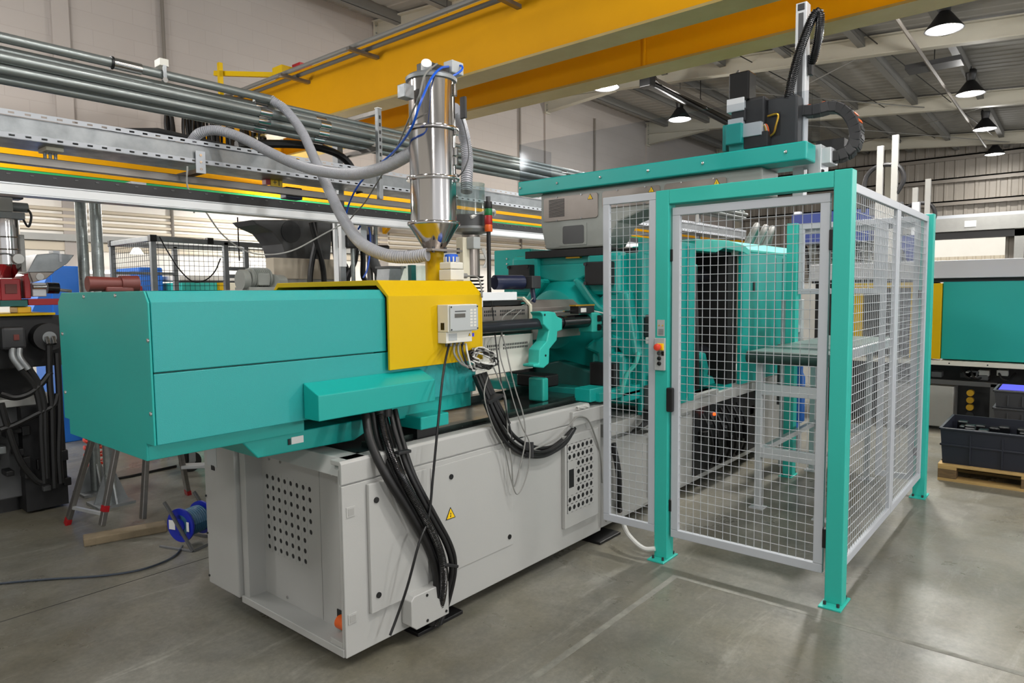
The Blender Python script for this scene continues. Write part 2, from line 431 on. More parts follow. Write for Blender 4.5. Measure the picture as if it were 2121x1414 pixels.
# roof: falls gently from the left wall
def roofz(y): return 7.50-0.083*(12-y)
def ribbed_sheet(u0, u1, pitch, w0, w1, depth, mk):
    m = MB(); prof = []; u = u0
    while u < u1:
        prof += [(u, 0), (u+pitch*.55, 0), (u+pitch*.65, depth), (u+pitch*.9, depth)]; u += pitch
    for (a, d), (b, e) in zip(prof, prof[1:]):
        m.add([mk(a, d, w0), mk(b, e, w0), mk(b, e, w1), mk(a, d, w1)], [(0, 1, 2, 3)])
    return m
ce = struct(ribbed_sheet(-14, 30.4, 0.33, -12, 12.3, 0.012, lambda u, d, w: (u, w, roofz(w)+0.02+d)).build('ceiling', 'roof_sheet', loc=(0, 0, 0)))
MB().add([(-14, -12, roofz(-12)+.1), (30.4, -12, roofz(-12)+.1), (30.4, 12.3, roofz(12.3)+.1), (-14, 12.3, roofz(12.3)+.1)], [(0, 1, 2, 3)]).build('roof_deck', 'roof_sheet', ce)
for y in (11.2, 9.7, 8.2, 6.7, 5.2, 3.7, 2.2, 0.7, -0.8, -2.3, -3.8):
    z = roofz(y)
    m = MB(); m.box(-6, 30, y-0.04, y+0.04, z-0.20, z+0.02); m.box(-6, 30, y-0.04, y+0.10, z-0.205, z-0.19)
    m.build('purlin', 'purlin_steel', ce)
for X in (3.9, 9.8, 15.9, 21.8, 27.8):
    m = MB()
    def zb(y): return roofz(y)-0.41
    for (y0, y1) in ((-12, 12.0),):
        for (dx, t0, t1) in ((0.10, 0.0, 0.02), (0.10, 0.36, 0.39), (0.006, 0.02, 0.36)):
            m.add([(X-dx, y0, zb(y0)+t0), (X+dx, y0, zb(y0)+t0), (X+dx, y1, zb(y1)+t0), (X-dx, y1, zb(y1)+t0),
                   (X-dx, y0, zb(y0)+t1), (X+dx, y0, zb(y0)+t1), (X+dx, y1, zb(y1)+t1), (X-dx, y1, zb(y1)+t1)],
                  [(3, 2, 1, 0), (4, 5, 6, 7), (0, 1, 5, 4), (1, 2, 6, 5), (2, 3, 7, 6), (3, 0, 4, 7)])
    r = m.build('rafter', 'roof_steel', ce)
    h = MB(); h.prism([(12.0, zb(12)+.02), (12.0, 6.72), (9.8, zb(9.8)), (9.8, zb(9.8)+.02)], 'x', X-.006, X+.006)
    h.add([(X-.10, 12, 6.72), (X+.10, 12, 6.72), (X+.10, 9.7, zb(9.7)-.005), (X-.10, 9.7, zb(9.7)-.005), (X-.10, 12, 6.70), (X+.10, 12, 6.70), (X+.10, 9.7, zb(9.7)-.025), (X-.10, 9.7, zb(9.7)-.025)],
          [(0, 1, 2, 3), (7, 6, 5, 4), (0, 4, 5, 1), (1, 5, 6, 2), (2, 6, 7, 3), (3, 7, 4, 0)])
    h.build('haunch', 'roof_steel', r)
    e = MB(); e.box(X-.11, X+.11, 11.90, 11.94, 6.66, 7.44); e.build('end_plate', 'roof_steel', r)
    for k in range(5):
        MB().cyl((X-.07, 11.90, 6.75+k*.15), (X-.07, 11.88, 6.75+k*.15), .016, n=6).build('bolt', 'galv', r)
# cross bracing rods, cables and struts under the roof
for a, b in (((15.9, 9.0, 6.95), (21.8, 3.5, 6.5)), ((15.9, 3.5, 6.5), (21.8, 9.0, 6.95)), ((21.8, 7.5, 6.75), (27.8, 2.0, 6.3)), ((21.8, 2.0, 6.3), (27.8, 7.5, 6.75))):
    MB().cyl(a, b, .014, n=6).build('brace_rod', 'purlin_steel', ce, smooth=True)
for Y, z in ((5.6, 6.85), (4.0, 6.7), (6.6, 6.9)):
    MB().cyl((9.8, Y, z), (27, Y-1.6, z-.25), .012, n=5).build('roof_cable', 'black', ce, smooth=True)

# back wall of ribbed cladding with girts and the roller door opening
def bw(u, d, w): return (30.0-d, u, w)
wb = struct(ribbed_sheet(6.2, 12.3, 0.32, 0, 7.5, 0.03, bw).build('wall_back', 'clad_sheet', loc=(30, 0, 0)))
ribbed_sheet(1.55, 6.5, 0.32, 3.36, 7.5, 0.03, lambda u, d, w: (29.955-d, u, w)).build('cladding_above_door', 'clad_sheet', wb)
ribbed_sheet(-9, 1.95, 0.32, 0, 7.5, 0.03, bw).build('cladding_right', 'clad_sheet', wb)
for z in (4.72, 5.55, 6.35):
    m = MB(); m.box(29.75, 29.93, -9, 12, z, z+.05); m.box(29.75, 29.78, -9, 12, z-.12, z+.05); m.build('girt', 'girt_steel', wb)
for y in (5.9, 11.8): MB().box(29.6, 29.9, y-.1, y+.1, 0, 7.0).build('gable_post', 'roof_steel', wb)
MB().cyl((29.7, 1.5, 3.9), (29.7, 1.5, 6.4), .05, n=8).build('conduit', 'roof_steel', wb, smooth=True)
wf = struct(MB().box(-14.3, -14.0, -12, 12.3, 0, 7.6).build('wall_front', 'wall_white'))
dr = struct(MB().box(29.45, 29.95, 1.5, 6.4, 3.62, 4.10).build('door_1', 'grey_mid'))
MB().box(29.55, 29.9, 1.4, 6.5, 4.10, 4.22).build('housing_cap', 'frame_grey', dr)
MB().box(29.6, 29.9, 1.5, 6.4, 3.36, 3.60).build('roller_curtain', 'dark_grey', dr)
for y in (1.75, 6.2): MB().box(29.6, 29.95, y-.14, y+.14, 0, 3.62).build('guide_rail', 'grey_mid', dr)
MB().box(29.43, 29.46, 3.0, 3.35, 3.75, 3.97).build('paper_note', 'label_white', dr)
# yard outside the door
yd = struct(MB().box(30.2, 60, -20, 30, -0.2, -0.02).build('trim_1', 'filler'))
MB().box(48, 48.4, -15, 25, -0.02, 6).build('yard_wall', 'wall_white', yd)
ribbed_sheet(-15, 25, 0.4, 2.75, 3.25, 0.06, lambda u, d, w: (44-d, u, w)).build('yard_canopy', 'slat_cream', yd)
for y in (2.2, 3.6, 4.9, 6.4): MB().box(47.9, 48.0, y, y+.5, 2.1, 2.55).build('yard_window', 'blue_reel', yd)
sun = bpy.data.lights.new('yard_sun', 'SUN'); sun.energy = 3.0; sun.angle = 0.01; sun.color = (1, .95, .86)
so = bpy.data.objects.new('yard_sun', sun); COL.objects.link(so); so.rotation_euler = (0, math.radians(-40), 0)

# ---------------------------------------------------------------- high-bay lamps
def lamp_light(loc, parent=None, w=None):
    d = bpy.data.lights.new('high_bay_light', 'AREA'); d.shape = 'DISK'; d.size = 0.5; d.energy = w or LAMP_W; d.color = (1.0, 0.975, 0.94)
    o = bpy.data.objects.new('high_bay_light', d); COL.objects.link(o)
    if parent is not None: o.parent = parent; o.location = (0, 0, -0.01)
    else: o.location = loc
def lamp(loc, label, bulb=105.0):
    x, y, z = loc; t = thing('high_bay_lamp', label, 'lamp', loc, 'high-bay lamps under the roof')
    MB().lathe([(.30, 0), (.29, .02), (.20, .14), (.13, .24), (.085, .30), (.08, .30), (.125, .23), (.19, .13), (.275, .02), (.285, .0), (.30, 0)], loc, 28, caps=False).build('shade', 'lamp_black', t, smooth=True)
    MB().lathe([(.07, .29), (.09, .30), (.10, .40), (.11, .42), (.11, .52), (.09, .55)], loc, 20).build('ballast_housing', 'lamp_black', t, smooth=True)
    MB().lathe([(.272, .008), (.15, .002), (.02, 0)], loc, 24).build('diffuser', 'lamp_glow', t, smooth=True)
    m = MB(); m.tube([(x, y, z+.55), (x, y, z+.62)], .012, 6); m.build('hook', 'dark_grey', t)
    MB().cyl((x, y, z+.62), (x, y, roofz(y)-.2), .006, n=5).build('cable', 'black', t)
    lamp_light(loc, t, LAMP_W*(0.6 if x < 19.5 and y < 3 else 1))
    d = bpy.data.lights.new('lamp_bulb', 'POINT'); d.energy = bulb; d.shadow_soft_size = 0.1; d.color = (1.0, 0.98, 0.95)
    o = bpy.data.objects.new('lamp_bulb', d); COL.objects.link(o); o.parent = t; o.location = (0, 0, -.13)
    return t
L1 = [(13.99, 1.99, 6.0), (18.97, 2.14, 6.0), (23.44, 2.27, 6.0), (28.07, 2.42, 6.0)]
for l, nm in zip(L1, ('largest black bell lamp at upper right, lit, hanging from the roof', 'second black bell lamp in the right-hand row, below the largest', 'third black bell lamp in the receding right-hand row', 'smallest and farthest black bell lamp above the roller door')):
    lamp(l, nm, 80.0 if l[0] < 20 else (70.0 if l[0] < 25 else 28.0))
lamp((16.594, 8.168, 6.0), 'lit black bell lamp hanging left of the robot motor', 190.0)
lamp((12.935, 8.111, 6.0), 'lit bell lamp half hidden behind the yellow crane girder')
lamp((8.2, 8.2, 5.2), 'added black bell lamp, unseen behind the near crane girder, brightening wall and roof', 150.0)  # added lamp, hidden by the girder, fills the upper wall and roof
# unseen bare bulbs added around the hall to brighten walls, roof and machines
for l, k in (((-4, -5, 5.0), .7), ((4.4, -2.2, 6.15), .9), ((2.2, -7.5, 3.0), 1.3), ((1.8, 0.0, 4.9), .26), ((0.3, 7.6, 4.5), .5), ((8, -7.5, 3.0), .95), ((14, -5, 5.0), .3), ((20, -5, 5.0), .5), ((26, -5, 5.0), .5), ((-3.5, 1.5, 5.2), .35), ((-3.5, 8.5, 5.2), .7),
             ((1.6, 9.9, 2.95), .34)):
    d = bpy.data.lights.new('fill_bulb', 'POINT'); d.energy = OMNI_W*k; d.shadow_soft_size = 0.22; d.color = (1.0, 0.98, 0.96)
    o = bpy.data.objects.new('fill_bulb', d); COL.objects.link(o); o.location = l
for l in ((2.6, -0.6, 6.0), (9.2, 1.9, 6.0), (-2.2, 1.8, 6.0)):  # unseen lights without bodies; the first is added to brighten cover and hood edges
    lamp_light(l, w=430 if l[0] > 9 else 80)
t = thing('fill_batten', 'added white strip light, unseen behind the white beam, brightening the lower wall', 'light', (6.5, 10.89, 2.98))  # added fitting, hidden by the beam, gives fill light on the lower wall
MB().box(5.9, 7.1, 10.85, 10.93, 3.03, 3.09).build('fitting', 'label_white', t, bev=.004)
MB().cyl((5.95, 10.89, 3.01), (7.05, 10.89, 3.01), .02, n=10).build('tube', 'tube_glow', t, smooth=True)
for x in (6.1, 6.9): MB().cyl((x, 10.89, 3.09), (x, 10.89, 3.25), .008, n=6).build('hanger', 'galv_flat', t)
d = bpy.data.lights.new('batten_fill', 'POINT'); d.energy = 110; d.shadow_soft_size = 0.15
o = bpy.data.objects.new('batten_fill', d); COL.objects.link(o); o.parent = t; o.location = (0, -.25, -.06)
# conduit that carries the lamp row
tag(MB().cyl((6, 2.62, 6.20), (29.4, 2.62, 6.20), .035, n=8).build('lamp_conduit', 'girt_steel', smooth=True), 'grey steel tube carrying the right-hand lamp row under the roof', 'conduit')
t = thing('tube_heater', 'long black radiant tube heater hung under the roof beside the girder', 'heater', (16.5, 7.75, 6.2))
MB().cyl((14.1, 7.7, 6.3), (19.4, 7.92, 6.3), .07, n=10).build('heater_tube', 'black', t, smooth=True)
MB().prism([(7.55, 6.28), (7.65, 6.42), (7.85, 6.42), (7.95, 6.28), (7.96, 6.29), (7.86, 6.44), (7.64, 6.44), (7.54, 6.29)], 'x', 14.3, 19.4).build('reflector', 'girt_steel', t)
MB().box(13.9, 14.15, 7.56, 7.84, 6.16, 6.44).build('burner_box', 'black', t, bev=.02)
for x in (14.4, 16.8, 19.0): MB().tube([(x, 7.5, 6.2), (x, 7.7, 6.5), (x, 7.7, roofz(7.7)-.2)], .012, 5).build('hanger', 'black', t)
t = thing('roof_light_strip', 'flat dark strip light fixed between the roof beams', 'light fixture', (17.000, 2.575, 6.264))
c = (17.000, 2.575, 6.264); MB().box(c[0]-.25, c[0]+.25, c[1]-.5, c[1]+.5, c[2]-.05, c[2]+.05).build('housing', 'dark_grey', t)
MB().cyl((c[0], c[1], c[2]+.05), (c[0], c[1], roofz(c[1])), .01, n=5).build('rod', 'black', t)

# ---------------------------------------------------------------- overhead crane
t = thing('bridge_crane', 'yellow double-girder bridge crane spanning the hall above the machines', 'crane', (6.3, 5, 4.0))
ga = MB(); ga.box(5.66, 5.90, -6, 10.9, 4.02, 4.70); ga.build('girder', 'crane_yellow', t)
MB().box(5.60, 5.96, -6, 10.9, 4.70, 4.73).build('top_flange', 'crane_yellow', t)
MB().box(5.61, 5.93, -6, 10.9, 3.995, 4.02).build('bottom_flange', 'flange_paint', t)
gb = MB(); gb.box(6.78, 6.99, -6, 10.9, 4.02, 4.70); gb.build('girder', 'crane_yellow', t)
MB().box(6.70, 7.03, -6, 10.9, 3.995, 4.02).build('bottom_flange', 'flange_paint', t)
MB().box(6.70, 7.05, -6, 10.9, 4.70, 4.73).build('top_flange', 'crane_yellow', t)
for y in (3.76, 7.6, 0): MB().box(6.765, 6.785, y-.012, y+.012, 4.02, 4.70).build('web_stiffener', 'crane_yellow', t)
MB().box(5.5, 7.2, 10.9, 11.2, 3.66, 4.30).build('end_truck', 'crane_yellow', t, bev=.01)
# conduits along the near girder
for dx, r in ((5.30, .028), (5.48, .026)):
    MB().cyl((dx, -3, 4.60), (dx, 10.6, 4.60), r, n=8).build('conduit', 'purlin_steel', t, smooth=True)
for y in (4.6, 6.9, 8.4, 9.9): MB().box(5.20, 5.66, y-.03, y+.03, 4.53, 4.57).build('conduit_bracket', 'tube_steel', t)
MB().box(5.24, 5.30, 10.1, 10.16, 4.2, 5.10).build('handrail_post', 'yellow', t)
MB().bar((5.27, 10.3, 4.98), (5.9, 8.9, 4.80), .05, .07).build('handrail_bar', 'yellow', t)
MB().box(5.75, 5.95, 8.75, 8.95, 4.74, 4.93).build('signal_box', 'red', t)
MB().box(5.55, 5.78, 8.9, 9.15, 4.73, 4.88).build('drive_box', 'yellow', t)
t = thing('crane_runway', 'yellow steel crane runway beam running along the left wall', 'beam', (12, 11.2, 3.5))
m = MB(); m.box(-6, 29, 11.06, 11.34, 3.60, 3.64); m.box(-6, 29, 11.18, 11.22, 3.40, 3.60); m.box(-6, 29, 11.06, 11.34, 3.37, 3.40); m.build('beam', 'crane_yellow', t)
MB().box(-6, 29, 11.0, 11.04, 3.47, 3.64).build('face_strip', 'crane_yellow', t)
for x in (9.85, 15.95, 21.85, 27.7): MB().prism([(11.3, 3.37), (11.95, 3.37), (11.95, 2.9)], 'x', x-.05, x+.05).build('bracket', 'crane_yellow', t)
for x in (1.5, 7.5): MB().box(x, x+.03, 11.05, 11.09, 3.40, 3.60).build('stiffener', 'crane_yellow', t)
m = MB(); m.box(-6, 29, 10.86, 10.92, 3.295, 3.355)
tag(m.build('conductor_rail', 'crane_yellow'), 'thin yellow conductor rail under the runway beam, above a green strip', 'rail')
tag(MB().box(-6, 29, 10.86, 10.92, 3.25, 3.29).build('green_rail', 'green_strip'), 'thin green strip running under the yellow conductor rail', 'rail')
# festoon of hanging cables at the left end of the crane
t = thing('festoon_cables', 'black looped festoon cables hanging at the crane end by the left wall', 'cables', (4.9, 9.9, 3.6))
MB().cyl((4.2, 9.9, 4.16), (6.0, 9.9, 4.16), .02, n=6).build('festoon_track', 'tube_steel', t)
for i in range(34):
    x = 4.26+i*.044; d = .36+.16*random.random(); o = random.uniform(-.2, .2); w = .05+.03*random.random()
    MB().tube(cr([(x, 9.85+o, 4.15), (x+random.uniform(-.03, .0), 9.83+o, 4.15-d*.6), (x+w/2, 9.85+o, 4.15-d), (x+w+.01, 9.88+o, 4.15-d*.5), (x+w, 9.9+o, 4.15)], 5), .02, 6).build('cable', 'rubber', t, smooth=True)

# ================================================================ MAIN INJECTION MOULDING MACHINE
R = thing('injection_moulding_machine', 'large teal, yellow and grey injection moulding machine in the foreground', 'machine', (3.5, 2.9, 0))
# ---- base, injection half
b = MB(); b.box(1.78, 3.66, 2.335, 3.17, 0.06, 0.86)
BASE = b.build('machine_base', 'grey_paint', R, bev=.004)
def sub(name, m, mt='grey_paint', bev=.003, smooth=False, par=None): return m.build(name, mt, par or BASE, bev=bev, smooth=smooth)
sub('side_panel', MB().box(1.66, 3.64, 2.325, 2.337, 0.06, 0.80))
sub('upper_side_strip', MB().prism([(2.325, .806), (2.325, .895), (2.335, .905), (2.40, .905), (2.40, .885), (2.345, .885), (2.345, .806)], 'x', 1.66, 3.52))
sub('end_sill', MB().box(1.655, 1.80, 2.337, 3.18, 0.06, 0.095))
sub('end_lintel', MB().prism([(1.668, .835), (1.70, .905), (1.80, .905), (1.80, .835)], 'y', 2.337, 3.18))
sub('end_post', MB().box(1.668, 1.80, 3.125, 3.178, 0.06, .86))
sub('end_post', MB().box(1.66, 1.79, 2.337, 2.352, 0.06, .87))
hp = MB().quad_holes((1.76, 3.107, .7225), (0, -1, 0), (0, 0, -1), 8, 8, .0525, .051, circ(.0125, 12), .01, mask=lambda i, j: not (i == 7 and j > 4))
# the sheet faces -X
o = hp.build('vent_panel', 'grey_paint', BASE)
sub('end_panel', MB().box(1.7625, 1.775, 2.345, 3.125, .095, .84), 'black', 0)
sub('panel_sheet', MB().box(1.7595, 1.7622, 2.352, 2.63, .095, .835), bev=.0)
sub('panel_sheet', MB().box(1.7595, 1.7622, 3.107, 3.125, .095, .835), bev=.0)
sub('panel_sheet', MB().box(1.7595, 1.7622, 2.634, 3.107, .095, .3145), bev=.0)
sub('panel_sheet', MB().box(1.7595, 1.7622, 2.634, 3.107, .7225, .835), bev=.0)
sub('panel_sheet', MB().box(1.7595, 1.7622, 2.634, 2.687, .3145, .7225), bev=.0)
for y, z in ((2.53, .80), (2.95, .79), (2.93, .12), (2.45, .12), (3.05, .79)): sub('screw', MB().cyl((1.759, y, z), (1.755, y, z), .008, n=8), 'chrome', 0)
# orange tank end seen in the lower cut-out
sub('drain_cutout', MB().box(1.755, 1.759, 2.36, 2.52, .10, .185), 'black', 0)
sub('orange_plug', MB().cyl((1.748, 2.40, .14), (1.748, 2.49, .14), .030, n=14), 'orange', 0, True)
sub('fixing_lug', MB().box(1.66, 1.76, 2.352, 2.44, .095, .12))
# left cabinet beside the end
CAB = sub('side_cabinet', MB().box(1.645, 2.9, 3.185, 3.50, .08, .925), bev=.006)
MB().box(1.642, 1.646, 3.235, 3.275, .86, .915).build('socket', 'black', CAB)
MB().box(1.643, 1.646, 3.36, 3.46, .72, .86).build('info_label', 'label_grey', CAB)
MB().box(1.6425, 1.6445, 3.385, 3.42, .70, .725).build('label_mark', 'ink', CAB)
for z in (.12, .35, .55, .8): MB().cyl((1.645, 3.49, z), (1.640, 3.49, z), .006, n=6).build('screw', 'dark_grey', CAB)
# side doors, knobs, vents
DOOR = sub('side_door', MB().box(1.784, 2.12, 2.305, 2.325, 0.213, 0.786), bev=.004)
for px in ((1.822, 2.305, 0.710), (1.822, 2.305, 0.287)): MB().cyl((px[0], 2.306, px[2]), (px[0], 2.300, px[2]), .013, n=14).build('lock_knob', 'black', DOOR, smooth=True)
D2 = sub('side_door', MB().box(2.16, 2.755, 2.320, 2.326, 0.223+.01, .775), bev=.002)
for px in ((2.292, 2.320, 0.707), (2.725, 2.320, 0.283)): MB().cyl((px[0], 2.321, px[2]), (px[0], 2.315, px[2]), .013, n=14).build('lock_knob', 'black', D2, smooth=True)
warn_tri(BASE, ((2.283, 2.319, 0.520)), (1, 0, 0), (0, 0, 1), .034)
for c in ((1.701, 2.324, 0.685), (1.695, 2.324, 0.225)):
    v = sub('square_vent', MB().box(c[0]-.022, c[0]+.022, 2.321, 2.326, c[2]-.022, c[2]+.022), bev=.001)
    MB().box(c[0]-.015, c[0]+.015, 2.3195, 2.3215, c[2]-.015, c[2]+.015).build('vent_mesh', 'grey_mid', v)
BX = sub('cable_entry_box', MB().prism([(1.995, .075), (1.965, .10), (1.965, .215), (1.985, .235), (2.20, .235), (2.20, .075)], 'y', 2.255, 2.325), bev=.004)
for x, z in ((2.06, .215), (2.18, .215), (2.06, .095), (2.18, .095)): MB().cyl((x, 2.2555, z), (x, 2.252, z), .007, n=8).build('plug', 'black', BX)
# perforated cabinet at the middle of the side
c0 = (3.211, 2.290, 0.747); c1 = (3.563, 2.290, 0.201)
PC = sub('perforated_cabinet', MB().box(c0[0], c1[0]+.01, 2.296, 2.325, c1[2]-.01, c0[2]+.0), bev=.004)
MB().quad_holes((c0[0]+.02, 2.2935, c0[2]-.05), (1, 0, 0), (0, 0, -1), 6, 8, .046, .052, circ(.0145, 12), .0, mask=lambda i, j: not (i < 2 and 2 <= j <= 5)).build('perforated_sheet', 'grey_paint', PC)
MB().box(c0[0]+.018, c0[0]+.02+6*.046, 2.2942, 2.2955, c0[2]-.05-8*.052, c0[2]-.05).build('vent_backing', 'black', PC)
MB().box(c0[0]+.035, c0[0]+.085, 2.2925, 2.294, c0[2]-.315, c0[2]-.205).build('slot', 'black', PC)
sub('shelf_box', MB().box(3.30, 3.66, 2.30, 2.42, .79, .88), bev=.006)
# machine bed on top with its black slide rails
BED = sub('machine_bed', MB().box(1.80, 4.05, 2.40, 3.17, .86, .888), 'bed_steel')
MB().box(1.82, 3.6, 2.405, 2.43, .888, .905).build('rail_edge', 'black', BED)
MB().box(1.82, 2.30, 2.43, 3.1, .8885, .90).build('dark_tray', 'charcoal', BED)
for y in (2.47, 3.05): MB().box(1.9, 4.0, y-.03, y+.03, .888, .925).build('slide_rail', 'bed_steel', BED)
for x in (2.5, 2.75, 3.0, 3.2, 3.35, 3.5): MB().cyl((x, 2.445, .905), (x, 2.445, .909), .006, n=8).build('screw', 'chrome', BED)
for x, y in ((1.95, 2.55), (3.5, 2.55), (3.0, 3.05)): sub('levelling_foot', MB().lathe([(.07, 0), (.07, .02), (.03, .03), (.03, .07)], (x, y, 0), 14), 'dark_grey', 0, True)
sub('floor_pad', MB().box(2.05, 2.35, 2.31, 2.43, 0, .018), 'black', .003)
sub('floor_pad', MB().box(3.55, 3.80, 2.27, 2.42, 0, .018), 'black', .003)
# ---- base, clamp half
CB = MB().box(3.70, 7.6, 2.36, 3.5, 0.05, .66).build('clamp_base', 'grey_paint', R, bev=.004)
MB().box(3.68, 7.62, 2.30, 3.5, .66, .745).build('base_top_beam', 'grey_paint', CB, bev=.004)
MB().box(3.75, 5.0, 2.345, 2.365, .08, .62).build('clamp_panel', 'grey_paint', CB, bev=.003)
MB().box(4.28, 4.52, 2.33, 2.347, .12, .55).build('panel_door', 'grey_paint', CB, bev=.003)
MB().box(5.06, 6.5, 2.34, 2.37, .10, .64).build('dark_recess', 'charcoal', CB)
for k in range(9):
    x = 5.12+.14*k; z = random.uniform(.2, .5)
    MB().box(x, x+.10, 2.28+.03*(k % 3), 2.345, z, z+random.uniform(.06, .14)).build('valve_block', random.choice(['charcoal', 'dark_grey', 'black', 'mid_dark']), CB, bev=.004)
MB().cyl((5.30, 2.29, .58), (5.30, 2.275, .58), .012, n=10).build('indicator_light', 'red_glow', CB)
for k in range(7):
    x = 5.15+.12*k
    MB().tube(cr([(x, 2.32, .6), (x+.03, 2.26, .45), (x+.1, 2.27, .25), (x+.16, 2.33, .12)], 6), .013, 6).build('hydraulic_hose', 'rubber', CB, smooth=True)
MB().tube(cr([(3.8, 2.33, .60), (3.82, 2.30, .4), (3.84, 2.31, .2), (3.9, 2.34, .12)], 6), .02, 8).build('drain_hose', 'black', CB, smooth=True)
for k in range(5):
    MB().tube(cr([(4.15+.02*k, 2.30, .80), (4.0+.03*k, 2.22, .72), (3.95+.02*k, 2.27, .66), (4.2+.02*k, 2.33, .60)], 6), .008, 6).build('plug_cable', 'rubber', CB, smooth=True)
# ---- injection unit cover
CV = MB().box(1.0, 1.96, 2.47, 3.33, 1.09, 1.55).build('injection_cover', 'teal_dark', R)
up_o = [(2.45, 1.334), (2.45, 1.577), (2.482, 1.617), (3.325, 1.617), (3.36, 1.577), (3.36, 1.334)]
up_i = [(2.462, 1.334), (2.462, 1.57), (2.488, 1.605), (3.319, 1.605), (3.348, 1.57), (3.348, 1.334)]
MB().ring_prism(up_o, up_i, 'x', .992, 2.02).build('upper_shell', 'teal_cover', CV, bev=.003)
lo_o = [(2.53, 1.055), (2.452, 1.078), (2.452, 1.329), (3.358, 1.329), (3.358, 1.078), (3.28, 1.055)]
MB().prism([(2.452, 1.078), (2.452, 1.329), (3.358, 1.329), (3.358, 1.078)], 'x', .992, 2.62).build('lower_shell', 'teal_cover', CV, bev=.003)
MB().prism([(2.519, 1.015), (2.519, 1.078), (3.30, 1.078), (3.30, 1.015)], 'x', .987, 1.62).build('lower_skirt', 'teal', CV, bev=.003)
ep = [(2.452, 1.078), (2.452, 1.577), (2.480, 1.617), (3.31, 1.617), (3.358, 1.577), (3.358, 1.078), (3.30, 1.078), (3.30, 1.015), (2.519, 1.015), (2.519, 1.078)]
EP = MB().prism(ep, 'x', .982, .990).build('end_plate', 'teal', CV, bev=.002)
scr = None
for c in ((0.980, 3.045, 1.599), (0.980, 2.725, 1.602), (0.980, 2.458, 1.447), (0.980, 2.466, 1.191), (0.980, 3.319, 1.443), (0.980, 3.326, 1.192)):
    MB().lathe([(.008, 0), (.007, -.004), (.003, -.005)], (.982, c[1], c[2]), 10, 'x').build('screw', 'chrome', CV, smooth=True)
# sloping box on the cover side
SB = [(2.45, 1.235), (2.345, 1.19), (2.345, 1.085), (2.45, 1.085)]
MB().prism(SB, 'x', 1.576, 2.223).build('side_housing', 'teal', CV, bev=.004)
MB().box(2.0, 2.60, 2.47, 3.33, 1.0, 1.077).build('slide_carriage', 'teal', CV, bev=.004)
MB().prism([(1.35, 1.015), (1.42, .935), (1.90, .925), (2.0, .965), (2.3, .965), (2.3, 1.0), (2.0, 1.0), (2.0, 1.015)], 'y', 2.55, 3.25).build('carriage_bracket', 'teal', CV, bev=.005)
MB().box(1.573, 1.631, 2.546, 2.55, .965, .995).build('type_plate', 'label_white', CV)
MB().box(1.557, 1.568, 2.545, 2.55, .965, .99).build('plug_socket', 'black', CV)
MB().box(2.14, 2.325, 2.36, 2.56, .955, 1.016).build('slide_shoe', 'teal', CV, bev=.005)
MB().box(2.16, 2.30, 2.41, 2.52, .905, .958).build('shoe_wiper', 'black', CV)
# ---- yellow hood
ho = [(2.42, 1.247), (2.42, 1.588), (2.50, 1.661), (3.345, 1.661), (3.42, 1.588), (3.42, 1.247)]
hi = [(2.434, 1.247), (2.434, 1.582), (2.506, 1.636), (3.339, 1.636), (3.406, 1.582), (3.406, 1.247)]
HD = MB().ring_prism(ho, hi, 'x', 2.012, 2.63).build('yellow_hood', 'yellow', R, bev=.002)
MB().prism(ho, 'x', 2.63, 2.642).build('hood_end_plate', 'yellow', HD)
# ---- plasticising barrel, guards and guide rods
BR = MB().cyl((2.64, 2.9, 1.42), (4.1, 2.9, 1.42), .10, n=20).build('plasticising_barrel', 'steel_plate', R, smooth=True)
MB().ring_prism([(2.62, 1.30), (2.62, 1.50), (2.68, 1.545), (3.12, 1.545), (3.18, 1.50), (3.18, 1.30)], [(2.63, 1.30), (2.63, 1.495), (2.685, 1.535), (3.115, 1.535), (3.17, 1.495), (3.17, 1.30)], 'x', 3.32, 3.85).build('nozzle_guard', 'steel_plate', BR, bev=.002)
GU = MB().box(2.66, 3.26, 2.605, 2.62, 1.41, 1.515).build('barrel_guard', 'steel_plate', BR, bev=.002)
GL = MB().box(2.66, 3.28, 2.585, 2.60, 1.13, 1.345).build('barrel_guard', 'pale_plastic', BR, bev=.002)
sl = MB(); s2 = MB()
for k in range(24):
    x = 2.86+k*.0155
    if 2.955 < x < 2.985: continue
    for z in (1.462, 1.482): sl.box(x, x+.008, 2.6035, 2.606, z, z+.013)
    for z in (1.265, 1.285): s2.box(x, x+.008, 2.5835, 2.586, z, z+.013)
sl.build('vent_slots', 'ink', BR, kind='stuff'); s2.build('vent_slots', 'ink', BR, kind='stuff')
MB().ring_prism([(2.60, 1.40), (2.60, 1.52), (2.66, 1.57), (3.14, 1.57), (3.20, 1.52), (3.20, 1.40)], [(2.612, 1.40), (2.612, 1.515), (2.664, 1.558), (3.136, 1.558), (3.188, 1.515), (3.188, 1.40)], 'x', 3.275, 3.295).build('guard_frame', 'cream', BR)
MB().box(2.70, 3.26, 2.66, 3.1, 1.52, 1.548).build('heater_cover', 'black', BR)
MB().box(2.68, 3.24, 2.62, 3.15, 1.12, 1.14).build('guard_tray', 'steel_plate', BR)
for y in (2.50, 3.30):
    MB().cyl((2.55, y, 1.41), (4.1, y, 1.405), .034, n=20).build('guide_rod', 'rod_dark', BR, smooth=True)
MB().cyl((3.449, 2.50, 1.405), (3.85, 2.50, 1.405), .043, n=20).build('rod_sleeve', 'black_gloss', BR, smooth=True)
MB().cyl((3.3, 2.52, 1.475), (3.75, 2.52, 1.47), .007, n=8).build('position_rod', 'chrome', BR, smooth=True)
